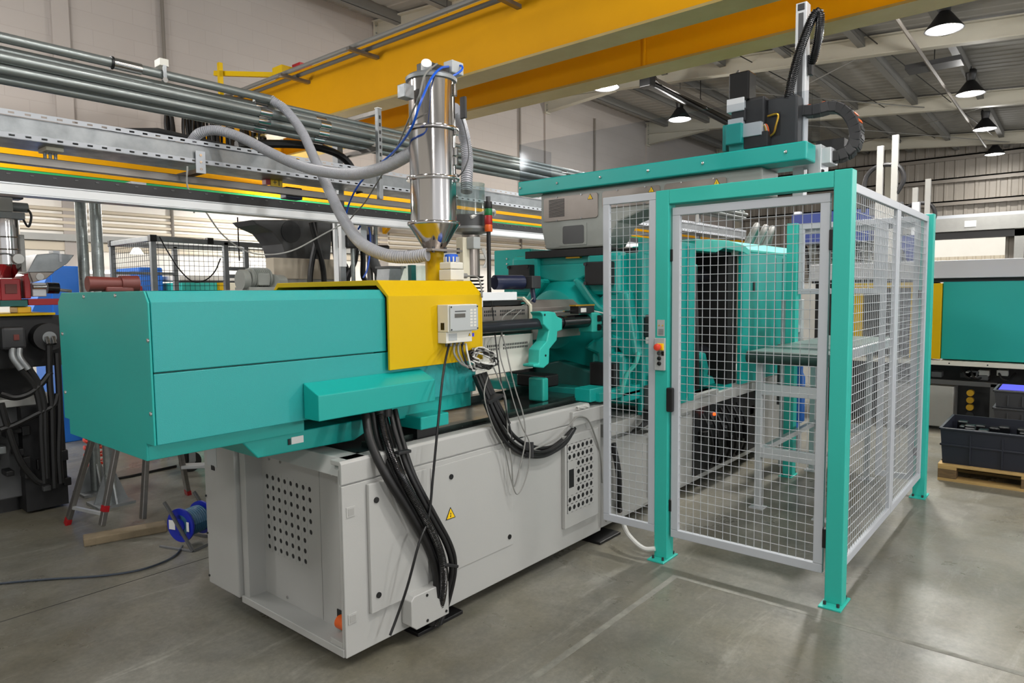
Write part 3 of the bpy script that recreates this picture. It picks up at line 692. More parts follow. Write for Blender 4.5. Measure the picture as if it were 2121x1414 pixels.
# green clamp bracket gripping the rod
bk = MB(); bk.prism([(3.18, 1.48), (3.264, 1.482), (3.327, 1.473), (3.344, 1.449), (3.399, 1.432), (3.398, 1.364), (3.348, 1.355), (3.342, 1.304), (3.266, 1.254), (3.26, 1.168), (3.207, 1.145), (3.11, 1.16), (3.11, 1.175), (3.161, 1.177), (3.167, 1.258), (3.24, 1.304), (3.262, 1.366), (3.208, 1.405), (3.204, 1.456)], 'y', 2.445, 2.53)
BKT = bk.build('rod_bracket', 'teal_light', BR, bev=.006)
for x, z in ((3.218, 1.462), (3.224, 1.219)): MB().cyl((x, 2.446, z), (x, 2.442, z), .007, n=8).build('bolt', 'black', BKT)
MB().box(3.74, 3.86, 2.45, 2.56, 1.33, 1.46).build('end_clamp', 'teal_light', BR, bev=.008)
for z in (1.42, 1.36): MB().cyl((3.86, 2.455, z), (3.80, 2.44, z), .022, n=14).build('clamp_bolt', 'black_gloss', BR, smooth=True)
MB().box(3.60, 3.78, 2.46, 2.53, 1.455, 1.505).build('limit_switch', 'black', BR, bev=.003)
MB().box(3.62, 3.68, 2.457, 2.461, 1.465, 1.492).build('switch_label', 'label_white', BR)
MB().box(3.58, 3.80, 2.47, 2.52, 1.505, 1.513).build('switch_lid', 'gold', BR)
MB().tube(cr([(3.78, 2.47, 1.47), (3.86, 2.44, 1.45), (3.92, 2.46, 1.42), (3.98, 2.5, 1.40)], 6), .005, 6).build('switch_cable', 'cable_white', BR, smooth=True)
# ---- fixed platen with its funnel casting
PL = MB().box(4.12, 4.42, 2.28, 3.54, .80, 1.86).build('fixed_platen', 'teal', R, bev=.015)
MB().lathe([(.54, .0), (.50, -.018), (.44, -.032), (.36, -.05), (.30, -.075), (.26, -.11), (.23, -.16), (.21, -.22), (.18, -.23)], (4.13, 2.9, 1.40), 40, 'x').build('funnel_casting', 'teal', PL, smooth=True)
for (y, z, sy, sz) in ((3.23, 1.72, .2, .2), (2.54, 1.72, .2, .2), (3.23, 1.06, .2, .2), (2.50, 1.03, .2, .2)):
    MB().box(4.0, 4.14, y-.13, y+.13, z-.15, z+.15).build('tie_bar_boss', 'teal', PL, bev=.03)
    cp = MB().box(3.93, 4.01, y-.10, y+.10, z-.08, z+.08).build('tie_bar_cap', 'charcoal', PL, bev=.008)
for y in (3.14, 3.32, 2.45, 2.63):
    for z in (1.655, 1.785): MB().cyl((3.931, y, z), (3.922, y, z), .013, n=10).build('cap_bolt', 'black_gloss', PL, smooth=True)
# arched ribs between the bosses
for s in (-1, 1):
    MB().prism([(2.88+s*.52, 1.60), (2.88+s*.40, 1.62), (2.88+s*.22, 1.50), (2.88+s*.26, 1.42), (2.88+s*.50, 1.15), (2.88+s*.60, 1.15)], 'x', 4.02, 4.13).build('web_rib', 'teal', PL, bev=.02)
for s_ in (-1, 1):
    rb = MB(); rb.prism([(2.89+s_*.16, 1.70), (2.89+s_*.22, 1.66), (2.89+s_*.30, 1.56), (2.89+s_*.36, 1.50), (2.89+s_*.46, 1.45), (2.89+s_*.46, 1.40), (2.89+s_*.34, 1.43), (2.89+s_*.26, 1.50), (2.89+s_*.18, 1.60), (2.89+s_*.12, 1.68)], 'x', 3.96, 4.13)
    rb.build('flared_rib', 'teal', PL, bev=.02)
    MB().prism([(2.89+s_*.20, 1.20), (2.89+s_*.28, 1.26), (2.89+s_*.42, 1.30), (2.89+s_*.50, 1.28), (2.89+s_*.44, 1.20), (2.89+s_*.40, 1.05), (2.89+s_*.34, 1.05), (2.89+s_*.32, 1.16)], 'x', 3.98, 4.13).build('flared_rib', 'teal', PL, bev=.02)
MB().prism([(2.60, 1.80), (2.60, 1.74), (2.75, 1.68), (2.9, 1.66), (3.05, 1.68), (3.2, 1.74), (3.2, 1.80)], 'x', 4.03, 4.13).build('top_rib', 'teal', PL, bev=.015)
MB().prism([(2.45, .90), (2.62, 1.04), (2.9, 1.10), (3.18, 1.04), (3.35, .90)], 'x', 3.98, 4.13).build('lower_arch', 'teal_dark', PL, bev=.015)
MB().box(3.86, 4.14, 2.3, 3.5, .86, .93).build('platen_foot', 'teal', PL, bev=.008)
MB().box(3.53, 3.70, 2.33, 2.45, .905, .99).build('foot_stop', 'teal', PL, bev=.006)
MB().box(3.60, 4.30, 2.30, 2.36, .90, .96).build('foot_bar', 'teal', PL, bev=.006)
MB().box(4.0, 4.12, 2.48, 3.22, 1.845, 1.90).build('black_spacer', 'black', PL, bev=.004)
MB().box(4.05, 4.35, 2.6, 3.2, 1.80, 1.88).build('spacer_block', 'teal', PL)
MB().box(4.02, 4.05, 2.74, 2.86, 1.835, 1.848).build('brass_tag', 'gold', PL)
MB().box(4.1, 4.5, 3.25, 3.62, 1.70, 1.93).build('rear_hood_box', 'teal', PL, bev=.01)
for z in (1.86, 1.82): MB().cyl((4.1, 3.48, z), (4.092, 3.48, z), .008, n=8).build('screw', 'chrome', PL)
MB().box(4.5, 5.0, 3.3, 3.7, 1.60, 1.92).build('rear_hood_box', 'teal', PL, bev=.01)
# black cooling housings at platen left foot
MB().box(3.45, 3.60, 2.62, 2.86, .98, 1.06).build('drive_block', 'black', PL, bev=.01)
MB().box(3.40, 3.46, 2.60, 2.72, .90, 1.05).build('guide_post', 'teal_light', PL, bev=.01)
# ---- operator-side guards of the mould area
G = MB().box(4.10, 4.92, 2.285, 2.32, .745, 1.955).build('mould_guard', 'teal', R, bev=.006)
for x in (4.22, 4.36, 4.60, 4.78): MB().box(x, x+.04, 2.265, 2.287, .78, 1.93).build('guard_rib', 'teal', G, bev=.004)
for k in range(9): MB().box(4.42, 4.58, 2.28, 2.286, 1.35+k*.055, 1.385+k*.055).build('louvre', 'teal_dark', G)
MB().prism([(4.92, 1.955), (4.92, 1.99), (5.55, 2.01), (5.9, 1.985), (6.05, 1.94), (6.0, 1.90), (5.86, 1.925), (5.45, 1.94), (5.3, 1.90), (4.92, 1.90)], 'y', 2.28, 2.40).build('guard_header', 'teal_light', G, bev=.006)
MB().box(4.93, 5.9, 3.3, 3.4, .75, 1.95).build('back_guard', 'shade_black', G)
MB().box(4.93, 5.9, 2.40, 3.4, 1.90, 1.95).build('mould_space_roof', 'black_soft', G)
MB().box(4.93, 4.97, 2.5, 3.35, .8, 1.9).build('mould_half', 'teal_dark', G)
MB().box(5.70, 5.9, 2.345, 3.35, .77, 1.90).build('moving_platen', 'shade_black', G)  # enlarged and blackened: the mould opening's shade is put into the colour
for z in (1.06, 1.72): MB().cyl((4.4, 2.56, z), (5.9, 2.56, z), .05, n=16).build('tie_bar', 'rod_dark', G, smooth=True)
MB().tube(cr([(4.98, 2.33, 1.78), (4.98, 2.31, 1.3), (5.0, 2.31, .95), (5.05, 2.33, .82)], 6), .03, 8).build('door_cable_guide', 'black', G, smooth=True)
MB().box(4.95, 5.02, 2.31, 2.36, .95, 1.80).build('door_rail', 'teal_light', G, bev=.01)
MB().prism([(5.02, .80), (5.08, 1.02), (5.2, 1.10), (5.30, 1.08), (5.36, .95), (5.32, .80), (5.27, .80), (5.27, .93), (5.2, 1.02), (5.13, .98), (5.12, .80)], 'y', 2.36, 2.44).build('toggle_link', 'teal', G, bev=.01)
MB().prism([(5.32, .80), (5.36, .90), (5.5, .86), (5.55, .80)], 'y', 2.38, 2.46).build('toggle_foot', 'teal', G, bev=.01)
MB().box(5.1, 5.8, 2.34, 3.2, .745, .775).build('teal_deck', 'teal', G)
MB().box(4.4, 5.4, 2.29, 2.40, .746, .775).build('grey_deck', 'grey_mid', G)
G2 = MB().box(5.88, 7.5, 2.285, 2.33, .76, 1.93).build('clamp_guard', 'teal', R, bev=.006)
MB().prism([(2.285, 1.93), (2.285, 1.955), (2.42, 2.03), (3.4, 2.03), (3.4, 1.93)], 'x', 5.9, 7.5).build('guard_roof', 'teal_light', G2, bev=.006)
MB().box(6.12, 6.16, 2.278, 2.286, 1.58, 1.67).build('grip_slot', 'black', G2)
for x in (6.7, 6.9): MB().box(x, x+.012, 2.282, 2.286, .8, 1.9).build('panel_seam', 'teal_dark', G2)
for x in (6.75, 7.0, 7.2): MB().tube(cr([(x, 2.6, 2.03), (x+.1, 2.55, 2.2), (x+.3, 2.6, 2.25), (x+.5, 2.7, 2.1)], 6), .03, 8).build('roof_hose', 'cable_grey', G2, smooth=True)
# electrical fittings on the guard behind the narrow fence panel
F = MB().box(4.12, 4.30, 2.20, 2.286, 1.28, 1.42).build('interlock_switch', 'dark_grey', R, bev=.01)
MB().box(4.14, 4.30, 2.215, 2.286, 1.42, 1.435).build('switch_cap', 'mid_dark', F)
MB().box(4.08, 4.16, 2.21, 2.25, 1.24, 1.285).build('plug', 'label_white', F, bev=.006)
MB().tube(cr([(4.12, 2.23, 1.24), (4.13, 2.21, 1.1), (4.2, 2.22, 1.04), (4.35, 2.25, 1.06)], 6), .006, 6).build('lead', 'black', F, smooth=True)
MB().tube(cr([(4.30, 2.26, 1.52), (4.36, 2.22, 1.62), (4.42, 2.22, 1.50), (4.44, 2.25, 1.35)], 6), .005, 6).build('earth_lead', 'warning_yellow', F, smooth=True)
MB().box(4.12, 4.26, 2.20, 2.286, .78, .95).build('connector_hood', 'mid_dark', F, bev=.01)
MB().cyl((4.19, 2.24, .95), (4.19, 2.24, 1.02), .03, n=10).build('cable_gland', 'black', F)
MB().tube(cr([(4.02, 2.27, 1.18), (3.95, 2.25, 1.12), (3.85, 2.26, 1.05), (3.8, 2.27, .93)], 6), .016, 8).build('grease_pipe', 'teal_light', F, smooth=True)
MB().box(4.34, 4.46, 2.22, 2.286, .98, 1.03).build('junction_block', 'label_grey', F, bev=.008)

# ================================================================ CONTROL BOX ON THE HOOD
c0 = (2.320, 2.335, 1.537); c1 = (2.523, 2.335, 1.413)
t = thing('control_box', 'beige dosing control box with display and keypad hung on the yellow hood', 'control box', (c0[0]+.1, 2.38, 1.358))
zb = 1.365
BODY = MB().box(c0[0]-.004, c1[0]+.0, 2.345, 2.419, c1[2]-.005, c0[2]+.004).build('box_body', 'pale_plastic', t, bev=.003)
MB().box(c0[0]+.002, c1[0]-.004, 2.335, 2.346, c1[2], c0[2]).build('front_panel', 'label_grey', t, bev=.002)
MB().box(c0[0]-.004, c1[0]-.025, 2.36, 2.419, zb-.012, c1[2]-.006).build('terminal_cover', 'pale_plastic', t, bev=.002)
fx0, fx1, fz0, fz1 = c0[0]+.002, c1[0]-.004, c1[2], c0[2]; W = fx1-fx0; Hh = fz1-fz0
MB().box(fx0+W*.15, fx0+W*.52, 2.3335, 2.336, fz0+Hh*.52, fz0+Hh*.68).build('display', 'lcd', t)
for i in range(2):
    for j in range(6):
        MB().box(fx0+W*(.70+.13*i), fx0+W*(.79+.13*i), 2.334, 2.336, fz0+Hh*(.14+.125*j), fz0+Hh*(.22+.125*j)).build('key', 'pale_plastic', t)
MB().box(fx0+W*.16, fx0+W*.55, 2.3342, 2.336, fz0+Hh*.745, fz0+Hh*.79).build('printed_title', 'mid_dark', t)
for x in (fx0+.006, fx1-.006):
    for z in (fz0+.007, fz1-.007): MB().cyl((x, 2.336, z), (x, 2.332, z), .004, n=8).build('corner_screw', 'ink', t)
MB().box(c0[0]-.0065, c0[0]-.0035, 2.372, 2.395, c1[2]+.006, c1[2]+.04).build('rocker_switch', 'black', t)
warn_tri(t, (fx0+W*.80, 2.359, zb+.022), (1, 0, 0), (0, 0, 1), .009)
MB().box(fx0+W*.05, fx0+W*.34, 2.3585, 2.3605, zb+.0, zb+.035).build('rating_label', 'label_grey', t)
MB().box(fx0+W*.9, fx0+W*.97, 2.3585, 2.3605, zb+.012, zb+.03).build('blue_sticker', 'violet', t)
for k in range(5): MB().cyl((fx0+W*(.12+.15*k), 2.39, zb-.012), (fx0+W*(.12+.15*k), 2.39, zb-.03), .007, n=8).build('cable_gland', 'cable_grey' if k % 2 else 'mid_dark', t, smooth=True)

# ================================================================ MATERIAL HOPPER ON THE HOOD
HC = (2.62, 2.75)
t = thing('hopper_loader', 'tall polished stainless vacuum hopper loader standing on the yellow hood', 'hopper', (2.62, 2.75, 1.662))
hx, hy = HC
for z0, z1 in ((2.49, 2.735), (2.225, 2.47), (1.985, 2.21)):
    MB().lathe([(.126, z0), (.126, z1)], (hx, hy, 0), 48).build('cylinder_section', 'stainless', t, smooth=True)
for z in (2.48, 2.217, 1.977):
    MB().lathe([(.126, z-.008), (.143, z-.009), (.146, z), (.143, z+.009), (.126, z+.01)], (hx, hy, 0), 48).build('flange_ring', 'stainless', t, smooth=True)
MB().lathe([(.126, 2.73), (.138, 2.735), (.140, 2.752), (.125, 2.765), (.03, 2.775)], (hx, hy, 0), 48).build('lid', 'galv_flat', t, smooth=True)
MB().lathe([(.055, 1.835), (.14, 1.97)], (hx, hy, 0), 48).build('cone', 'stainless', t, smooth=True)
MB().prism([(hx-.11, hy-.10), (hx+.12, hy-.10), (hx+.12, hy+.10), (hx-.11, hy+.10)], 'z', 1.823, 1.836).build('base_flange', 'steel_plate', t, bev=.002)
for dx in (-.09, .0, .10): MB().cyl((hx+dx, hy-.085, 1.815), (hx+dx, hy-.085, 1.845), .009, n=8).build('flange_bolt', 'dark_grey', t)
MB().cyl((hx, hy, 1.662), (hx, hy, 1.83), .052, n=20).build('throat', 'yellow', t, smooth=True)
# latches
for z in (2.47, 2.22, 2.36, 2.31):
    a = math.radians(-62); c = (hx+.134*math.cos(a), hy+.134*math.sin(a), z)
    MB().bar((c[0], c[1], z-.022), (c[0], c[1], z+.022), .03, .016, (math.cos(a), math.sin(a), 0)).build('latch', 'chrome', t, bev=.003)
a = math.radians(-62); c = (hx+.136*math.cos(a), hy+.136*math.sin(a))
MB().bar((c[0], c[1], 2.655), (c[0], c[1], 2.72), .028, .010, (math.cos(a), math.sin(a), 0)).build('latch', 'chrome', t, bev=.003)
# valve head on the lid
hb = MB().box(hx-.06, hx+.10, hy-.04, hy+.05, 2.765, 2.83).build('valve_head', 'dark_grey', t, bev=.004)
c = (2.773, 2.720, 2.838); MB().box(c[0]-.05, c[0]+.04, 2.69, 2.76, c[2]-.035, c[2]+.035).build('solenoid', 'label_grey', hb, bev=.006)
c = (2.540, 2.720, 2.810); MB().cyl((c[0], 2.70, c[2]), (c[0]+.07, 2.78, c[2]-.05), .028, n=18).build('air_cylinder', 'alu_white', hb, smooth=True)
MB().box(c[0]+.03, c[0]+.10, 2.72, 2.79, 2.765, c[2]-.01).build('cylinder_mount', 'alu', hb, bev=.004)
c = (2.428, 2.750, 2.647); MB().box(c[0]-.025, c[0]+.04, 2.72, 2.78, c[2]-.035, c[2]+.035).build('side_bracket', 'galv_flat', t, bev=.004)
c = (2.837, 2.750, 2.640); MB().box(c[0]-.01, c[0]+.008, 2.70, 2.74, c[2]-.06, c[2]+.06).build('sensor_box', 'dark_grey', t, bev=.003)
MB().tube(cr([(2.837, 2.740, 2.598), (2.864, 2.730, 2.507), (2.875, 2.720, 2.386), (2.858, 2.740, 2.305), (2.851, 2.780, 2.267)], 6), .004, 6).build('sensor_lead', 'mid_dark', t, smooth=True)

t = thing('vibrator_unit', 'small cream box with a finned blue cap standing on the yellow hood', 'sensor', (2.60, 2.60, 1.662))
MB().box(2.55, 2.65, 2.555, 2.645, 1.666, 1.722).build('lower_housing', 'pale_plastic', t, bev=.004)
MB().box(2.552, 2.648, 2.557, 2.643, 1.724, 1.762).build('upper_housing', 'pale_plastic', t, bev=.006)
for k in range(12):
    a = 2*math.pi*k/12; MB().bar((2.60+.037*math.cos(a), 2.60+.037*math.sin(a), 1.76), (2.60+.037*math.cos(a), 2.60+.037*math.sin(a), 1.79), .006, .012, (math.cos(a), math.sin(a), 0)).build('cooling_fin', 'pale_plastic', t)
MB().lathe([(.036, 1.765), (.037, 1.79), (.034, 1.803), (.02, 1.806)], (2.60, 2.60, 0), 20).build('blue_cap', 'blue_tube', t, smooth=True)
MB().cyl((2.65, 2.58, 1.69), (2.685, 2.57, 1.69), .014, n=10).build('cable_gland', 'cable_grey', t, smooth=True)
MB().tube(cr([(2.685, 2.57, 1.69), (2.72, 2.52, 1.68), (2.66, 2.44, 1.62), (2.62, 2.40, 1.575)], 6), .005, 6).build('lead', 'cable_grey', t, smooth=True)

t = thing('feed_dryer', 'clear cylinder dosing feeder on a grey column behind the hopper', 'feeder', (3.07, 2.9, 1.55))
MB().pipe((3.07, 2.9, 2.07), (3.07, 2.9, 2.26), .092, .088, n=32).build('clear_cylinder', 'clear_cyl', t, smooth=True)
MB().lathe([(.092, 2.255), (.092, 2.262), (.03, 2.264)], (3.07, 2.9, 0), 32).build('clear_lid', 'clear_cyl', t, smooth=True)
MB().lathe([(.094, 2.0), (.096, 2.07)], (3.07, 2.9, 0), 32).build('dark_band', 'mid_dark', t, smooth=True)
MB().lathe([(.06, 1.955), (.11, 1.965), (.12, 1.985), (.11, 2.0)], (3.07, 2.9, 0), 32).build('ring_flange', 'galv_flat', t, smooth=True)
MB().lathe([(.055, 1.70), (.055, 1.95)], (3.07, 2.9, 0), 20).build('column', 'steel_plate', t, smooth=True)
MB().box(2.94, 3.0, 2.84, 2.9, 1.56, 1.93).build('cream_column', 'cream', t, bev=.006)
MB().box(2.97, 3.03, 2.78, 2.84, 1.86, 1.93).build('switch_plate', 'label_grey', t, bev=.004)
for k in range(5): MB().lathe([(.065, 1.60+k*.022), (.075, 1.61+k*.022)], (3.08, 2.9, 0), 20).build('gear_ring', 'charcoal', t, smooth=True)
MB().cyl((3.15, 2.78, 1.66), (3.35, 2.72, 1.66), .045, n=20).build('drive_motor', 'navy', t, smooth=True)
MB().box(3.35, 3.44, 2.64, 2.74, 1.62, 1.70).build('terminal_box', 'dark_grey', t, bev=.005)
MB().tube(cr([(3.40, 2.68, 1.62), (3.40, 2.67, 1.55), (3.40, 2.68, 1.53)], 4), .016, 8).build('motor_plug', 'navy', t, smooth=True)
MB().tube(cr([(3.0, 2.83, 2.05), (3.16, 2.80, 2.10), (3.2, 2.82, 2.08)], 5), .012, 6).build('cable_coil', 'cable_white', t, smooth=True)
for k in range(4): MB().tube(cr([(3.09+.01*k, 2.83, 1.87), (3.12, 2.82, 1.80+.01*k), (3.10+.01*k, 2.83, 1.75)], 5), .004, 5).build('wire_tail', 'cable_white', t, smooth=True)
MB().box(2.68, 3.2, 2.64, 3.1, 1.55, 1.60).build('feeder_base', 'alu_white', t, bev=.004)
MB().box(2.70, 2.88, 2.63, 2.645, 1.45, 1.60).build('slot_plate', 'alu_white', t, bev=.003)

p = (3.069, 2.750, 1.962)
t = thing('signal_tower', 'green, red and amber signal light tower on a black pole', 'signal light', (p[0], 2.75, 1.60))
sx = p[0]
MB().cyl((sx, 2.75, 1.60), (sx, 2.75, p[2]), .013, n=12).build('pole', 'black', t, smooth=True)
zz = p[2]
for nm, mt, h in (('amber_lens', 'orange', .042), ('red_lens', 'red', .055), ('green_lens', 'green_led', .04), ('dark_lens', 'black', .042)):
    MB().lathe([(.022, zz), (.024, zz+.004), (.024, zz+h-.004), (.022, zz+h)], (sx, 2.75, 0), 20).build(nm, mt, t, smooth=True); zz += h
MB().cyl((sx, 2.75, zz), (sx, 2.75, zz+.03), .014, n=12).build('cap', 'mid_dark', t, smooth=True)

# ================================================================ TAKE-OUT ROBOT ON THE PLATEN
t = thing('gantry_robot', 'teal gantry take-out robot with cable chain above the fixed platen', 'robot', (4.1, 2.3, 1.90))
CS = MB().prism([(3.067, 2.31), (3.067, 2.08), (3.026, 1.905), (2.52, 1.905), (2.42, 2.06), (2.2, 2.13), (1.45, 2.15), (1.45, 2.31)], 'x', 4.0, 4.28).build('casting', 'cast_grey', t, bev=.012)
for (y0, y1) in ((3.035, 2.57), (2.535, 2.10), (2.07, 1.66)):
    P_ = MB().prism(rrect(y1, y0, 2.105 if y0 > 2.9 else 2.16, 2.275, .02), 'x', 3.992, 4.001).build('cover_plate', 'steel_plate', CS, bev=.001)
    warn_tri(CS, (3.991, y1+.06, 2.245), (0, -1, 0), (0, 0, 1), .022)
    for yy in (y0-.12, y0-.33):
        for z in (2.272, 2.11 if y0 > 2.9 else 2.165): MB().cyl((3.993, yy, z), (3.987, yy, z), .006, n=8).build('plate_screw', 'chrome', CS)
m = MB()
for k in range(15): m.box(3.9885, 3.992, 2.85, 2.985, 2.135+k*.0085, 2.139+k*.0085)
m.build('louvre_slots', 'ink', CS, kind='stuff')
MB().prism(rrect(2.68, 2.86, 1.935, 2.065, .02), 'x', 3.996, 4.0005).build('casting_recess', 'mid_dark', CS)
MB().prism([(2.665, 1.925), (2.665, 2.075), (2.875, 2.075), (2.90, 1.925)], 'x', 3.994, 3.999).build('recess_rim', 'cast_grey', CS)
MB().prism(rrect(2.685, 2.865, 1.937, 2.063, .015), 'x', 3.9905, 3.9945).build('recess_floor', 'mid_dark', CS)
BM = MB().box(3.95, 4.12, 1.19, 3.24, 2.31, 2.412).build('robot_beam', 'teal', t, bev=.008)
for y in (3.215, 2.88, 2.52, 2.16, 1.79, 1.30): MB().lathe([(.009, 0), (.009, -.006), (.004, -.008)], (3.95, y, 2.365), 10, 'x').build('beam_bolt', 'chrome', BM, smooth=True)
MB().box(4.16, 4.30, 1.12, 3.1, 2.31, 2.40).build('linear_axis', 'alu', t, bev=.004)
MB().box(4.12, 4.30, 1.60, 2.0, 2.20, 2.31).build('support_block', 'grey_mid', t, bev=.006)
MB().box(4.15, 4.30, 1.17, 1.24, 2.24, 2.42).build('axis_end_plate', 'alu', t, bev=.003)
MB().cyl((4.17, 1.165, 2.27), (4.16, 1.165, 2.27), .01, n=8).build('end_screw', 'ink', t)
# acrylic guard on the beam
zt = 2.686; ztr = 2.683
AG = MB().add([(3.965, 3.235, 2.41), (3.965, 1.17, 2.41), (3.965, 1.17, ztr), (3.965, 3.235, zt), (3.971, 3.235, 2.41), (3.971, 1.17, 2.41), (3.971, 1.17, ztr), (3.971, 3.235, zt)],
              [(0, 1, 2, 3), (7, 6, 5, 4), (0, 4, 5, 1), (1, 5, 6, 2), (2, 6, 7, 3), (3, 7, 4, 0)]).build('front_guard_sheet', 'acrylic', t)
MB().box(3.965, 4.35, 3.229, 3.235, 2.41, zt).build('end_guard_sheet', 'acrylic', t)
MB().box(3.965, 4.10, 1.165, 1.171, 2.41, ztr).build('end_guard_sheet', 'acrylic', t)
# carriage
def pb(nm, mt, a, b_, X0, X1, bev=.006, smooth=False):
    return MB().box(X0, X1, a[1], b_[1], a[2], b_[2]).build(nm, mt, t, bev=bev)
MO = pb('servo_motor', 'black_gloss', (4.050, 1.673, 2.887), (4.050, 1.550, 2.717), 4.04, 4.16, .008)
MB().tube(cr([(4.08, 1.643, 2.893), (4.08, 1.629, 2.902+.004), (4.08, 1.611, 2.887)], 4), .005, 6).build('motor_plug', 'chrome', t)
pb('motor_flange', 'alu', (4.050, 1.680, 2.735), (4.050, 1.575, 2.657), 4.03, 4.17, .003)
pb('gearbox', 'charcoal', (4.050, 1.655, 2.674), (4.050, 1.569, 2.597), 4.04, 4.16, .006)
pb('gearbox_plate', 'alu', (4.050, 1.672, 2.617), (4.050, 1.580, 2.565), 4.03, 4.17, .003)
pb('carriage_block', 'teal', (4.040, 1.674, 2.582), (4.040, 1.577, 2.462), 4.0, 4.17, .006)
pb('carriage_arm', 'teal', (4.100, 1.717, 2.596), (4.100, 1.693, 2.439), 4.06, 4.2, .004)
pb('lower_block', 'teal', (4.060, 1.668, 2.484), (4.060, 1.570, 2.424), 4.04, 4.2, .004)
pb('second_motor', 'charcoal', (4.080, 1.582, 2.729), (4.080, 1.465, 2.552), 4.06, 4.2, .01)
pb('second_flange', 'alu', (4.050, 1.580, 2.577), (4.050, 1.470, 2.498), 4.03, 4.18, .003)
pb('second_gearbox', 'charcoal', (4.060, 1.583, 2.520), (4.060, 1.436, 2.428), 4.04, 4.2, .006)
CH = pb('carriage_housing', 'dark_grey', (4.100, 1.466, 2.714), (4.100, 1.290, 2.424), 4.10, 4.28, .012)
MB().box(4.098, 4.102, 1.464, 1.384, 2.494, 2.628).build('housing_opening', 'black', t)
for k, mt in enumerate(('gold', 'gold', 'cable_white', 'orange')):
    MB().tube(cr([(4.090, 1.455, 2.611), (4.080, 1.407, 2.614), (4.080, 1.390, 2.600), (4.075, 1.401, 2.547), (4.080, 1.414, 2.508), (4.090, 1.447, 2.490)], 6)[0:] if k == 0 else cr([(4.075+.006*k, 1.52-.008*k, 2.555), (4.07, 1.475-.006*k, 2.56), (4.068, 1.46-.006*k, 2.52), (4.072, 1.47-.007*k, 2.47), (4.085, 1.52-.01*k, 2.435)], 6), .006, 6).build('motor_cable', mt, t, smooth=True)
# vertical arm
ya = 1.342; yb = 1.279; za = 3.253
ARM = MB().box(4.20, 4.27, yb, ya, 2.12, za).build('vertical_arm', 'alu', t, bev=.004)
MB().box(4.196, 4.20, yb+.018, ya-.018, 2.42, za-.06).build('arm_slot', 'mid_dark', ARM)
MB().box(4.195, 4.202, yb+.012, ya-.012, za-.045, za-.008).build('arm_end_cap', 'dark_grey', ARM, bev=.003)
MB().cyl((4.235, yb-.01, za-.30), (4.235, yb-.01, za-.36), .015, n=8).build('arm_bracket', 'dark_grey', ARM)
# black corrugated conduit looping over the arm
ribbed([(4.120, 1.351, 2.697), (4.130, 1.334, 2.805), (4.150, 1.303, 2.952), (4.170, 1.258, 3.095), (4.180, 1.226, 3.162), (4.190, 1.205, 3.154), (4.200, 1.209, 3.064), (4.220, 1.236, 2.955), (4.240, 1.259, 2.905)], .024, .010, .0022, 12).build('corrugated_conduit', 'black_gloss', t, smooth=True)
pb('conduit_clamp', 'black', (4.240, 1.273, 2.941), (4.240, 1.250, 2.840), 4.22, 4.26, .003)
for k in range(3): MB().tube(cr([(4.120, 1.578, 2.810), (4.14, 1.66-.03*k, 2.66), (4.15, 1.60-.02*k, 2.60), (4.16, 1.57, 2.54)], 6), .008, 6).build('motor_lead', 'rubber', t, smooth=True)
# energy chain links
chain = resample(cr([(4.220, 1.326, 2.638), (4.240, 1.229, 2.630), (4.260, 1.130, 2.639), (4.270, 1.054, 2.579), (4.270, 1.014, 2.478), (4.260, 1.034, 2.385), (4.240, 1.105, 2.351), (4.220, 1.205, 2.359)], 16), .042)
for a, b_ in zip(chain, chain[1:]):
    d = (b_-a).normalized(); lk = MB(); lk.bar(a-d*.006, b_+d*.002, .09, .062, (d.y*0+0, -d.z, d.y)); lk.build('chain_link', 'charcoal', t, bev=.006)
    q = (a+b_)/2; n_ = Vector((0, -d.z, d.y))
    MB().bar(q-d*.009-n_*.033, q+d*.009-n_*.033, .07, .004, n_).build('chain_crossbar', 'orange' if random.random() < .35 else 'black', t)
pb('chain_tray', 'black', (4.280, 1.232, 2.463), (4.280, 1.078, 2.394), 4.26, 4.36, .003)

# ================================================================ SAFETY FENCE
t = thing('safety_fence', 'teal-posted safety fence with white mesh panels around the robot cell', 'fence', (4.7, 1.4, 0))
FN = t
def post(x0, y0, h):
    p = MB().box(x0, x0+.085, y0, y0+.083, .008, h).build('post', 'teal_light', t, bev=.004)
    f = MB().box(x0-.065, x0+.125, y0-.012, y0+.095, 0, .009).build('foot_plate', 'teal_light', p, bev=.002)
    for dx in (-.03, .105):
        for dy in (.01, .073): MB().cyl((x0+dx, y0+dy, .009), (x0+dx, y0+dy, .026), .008, n=6).build('anchor_bolt', 'dark_grey', p)
    return p
post(3.585, .866, 2.175); PLft = post(3.585, 1.829, 2.172); post(5.90, .862, 2.145); post(5.90, 1.84, 2.145)
MB().box(3.586, 3.668, .949, 1.829, 2.092, 2.172).build('top_beam', 'teal_light', t, bev=.004)
MB().box(5.985, 6.02, .945, 1.84, 2.06, 2.14).build('rear_beam', 'frame_grey', t, bev=.003)
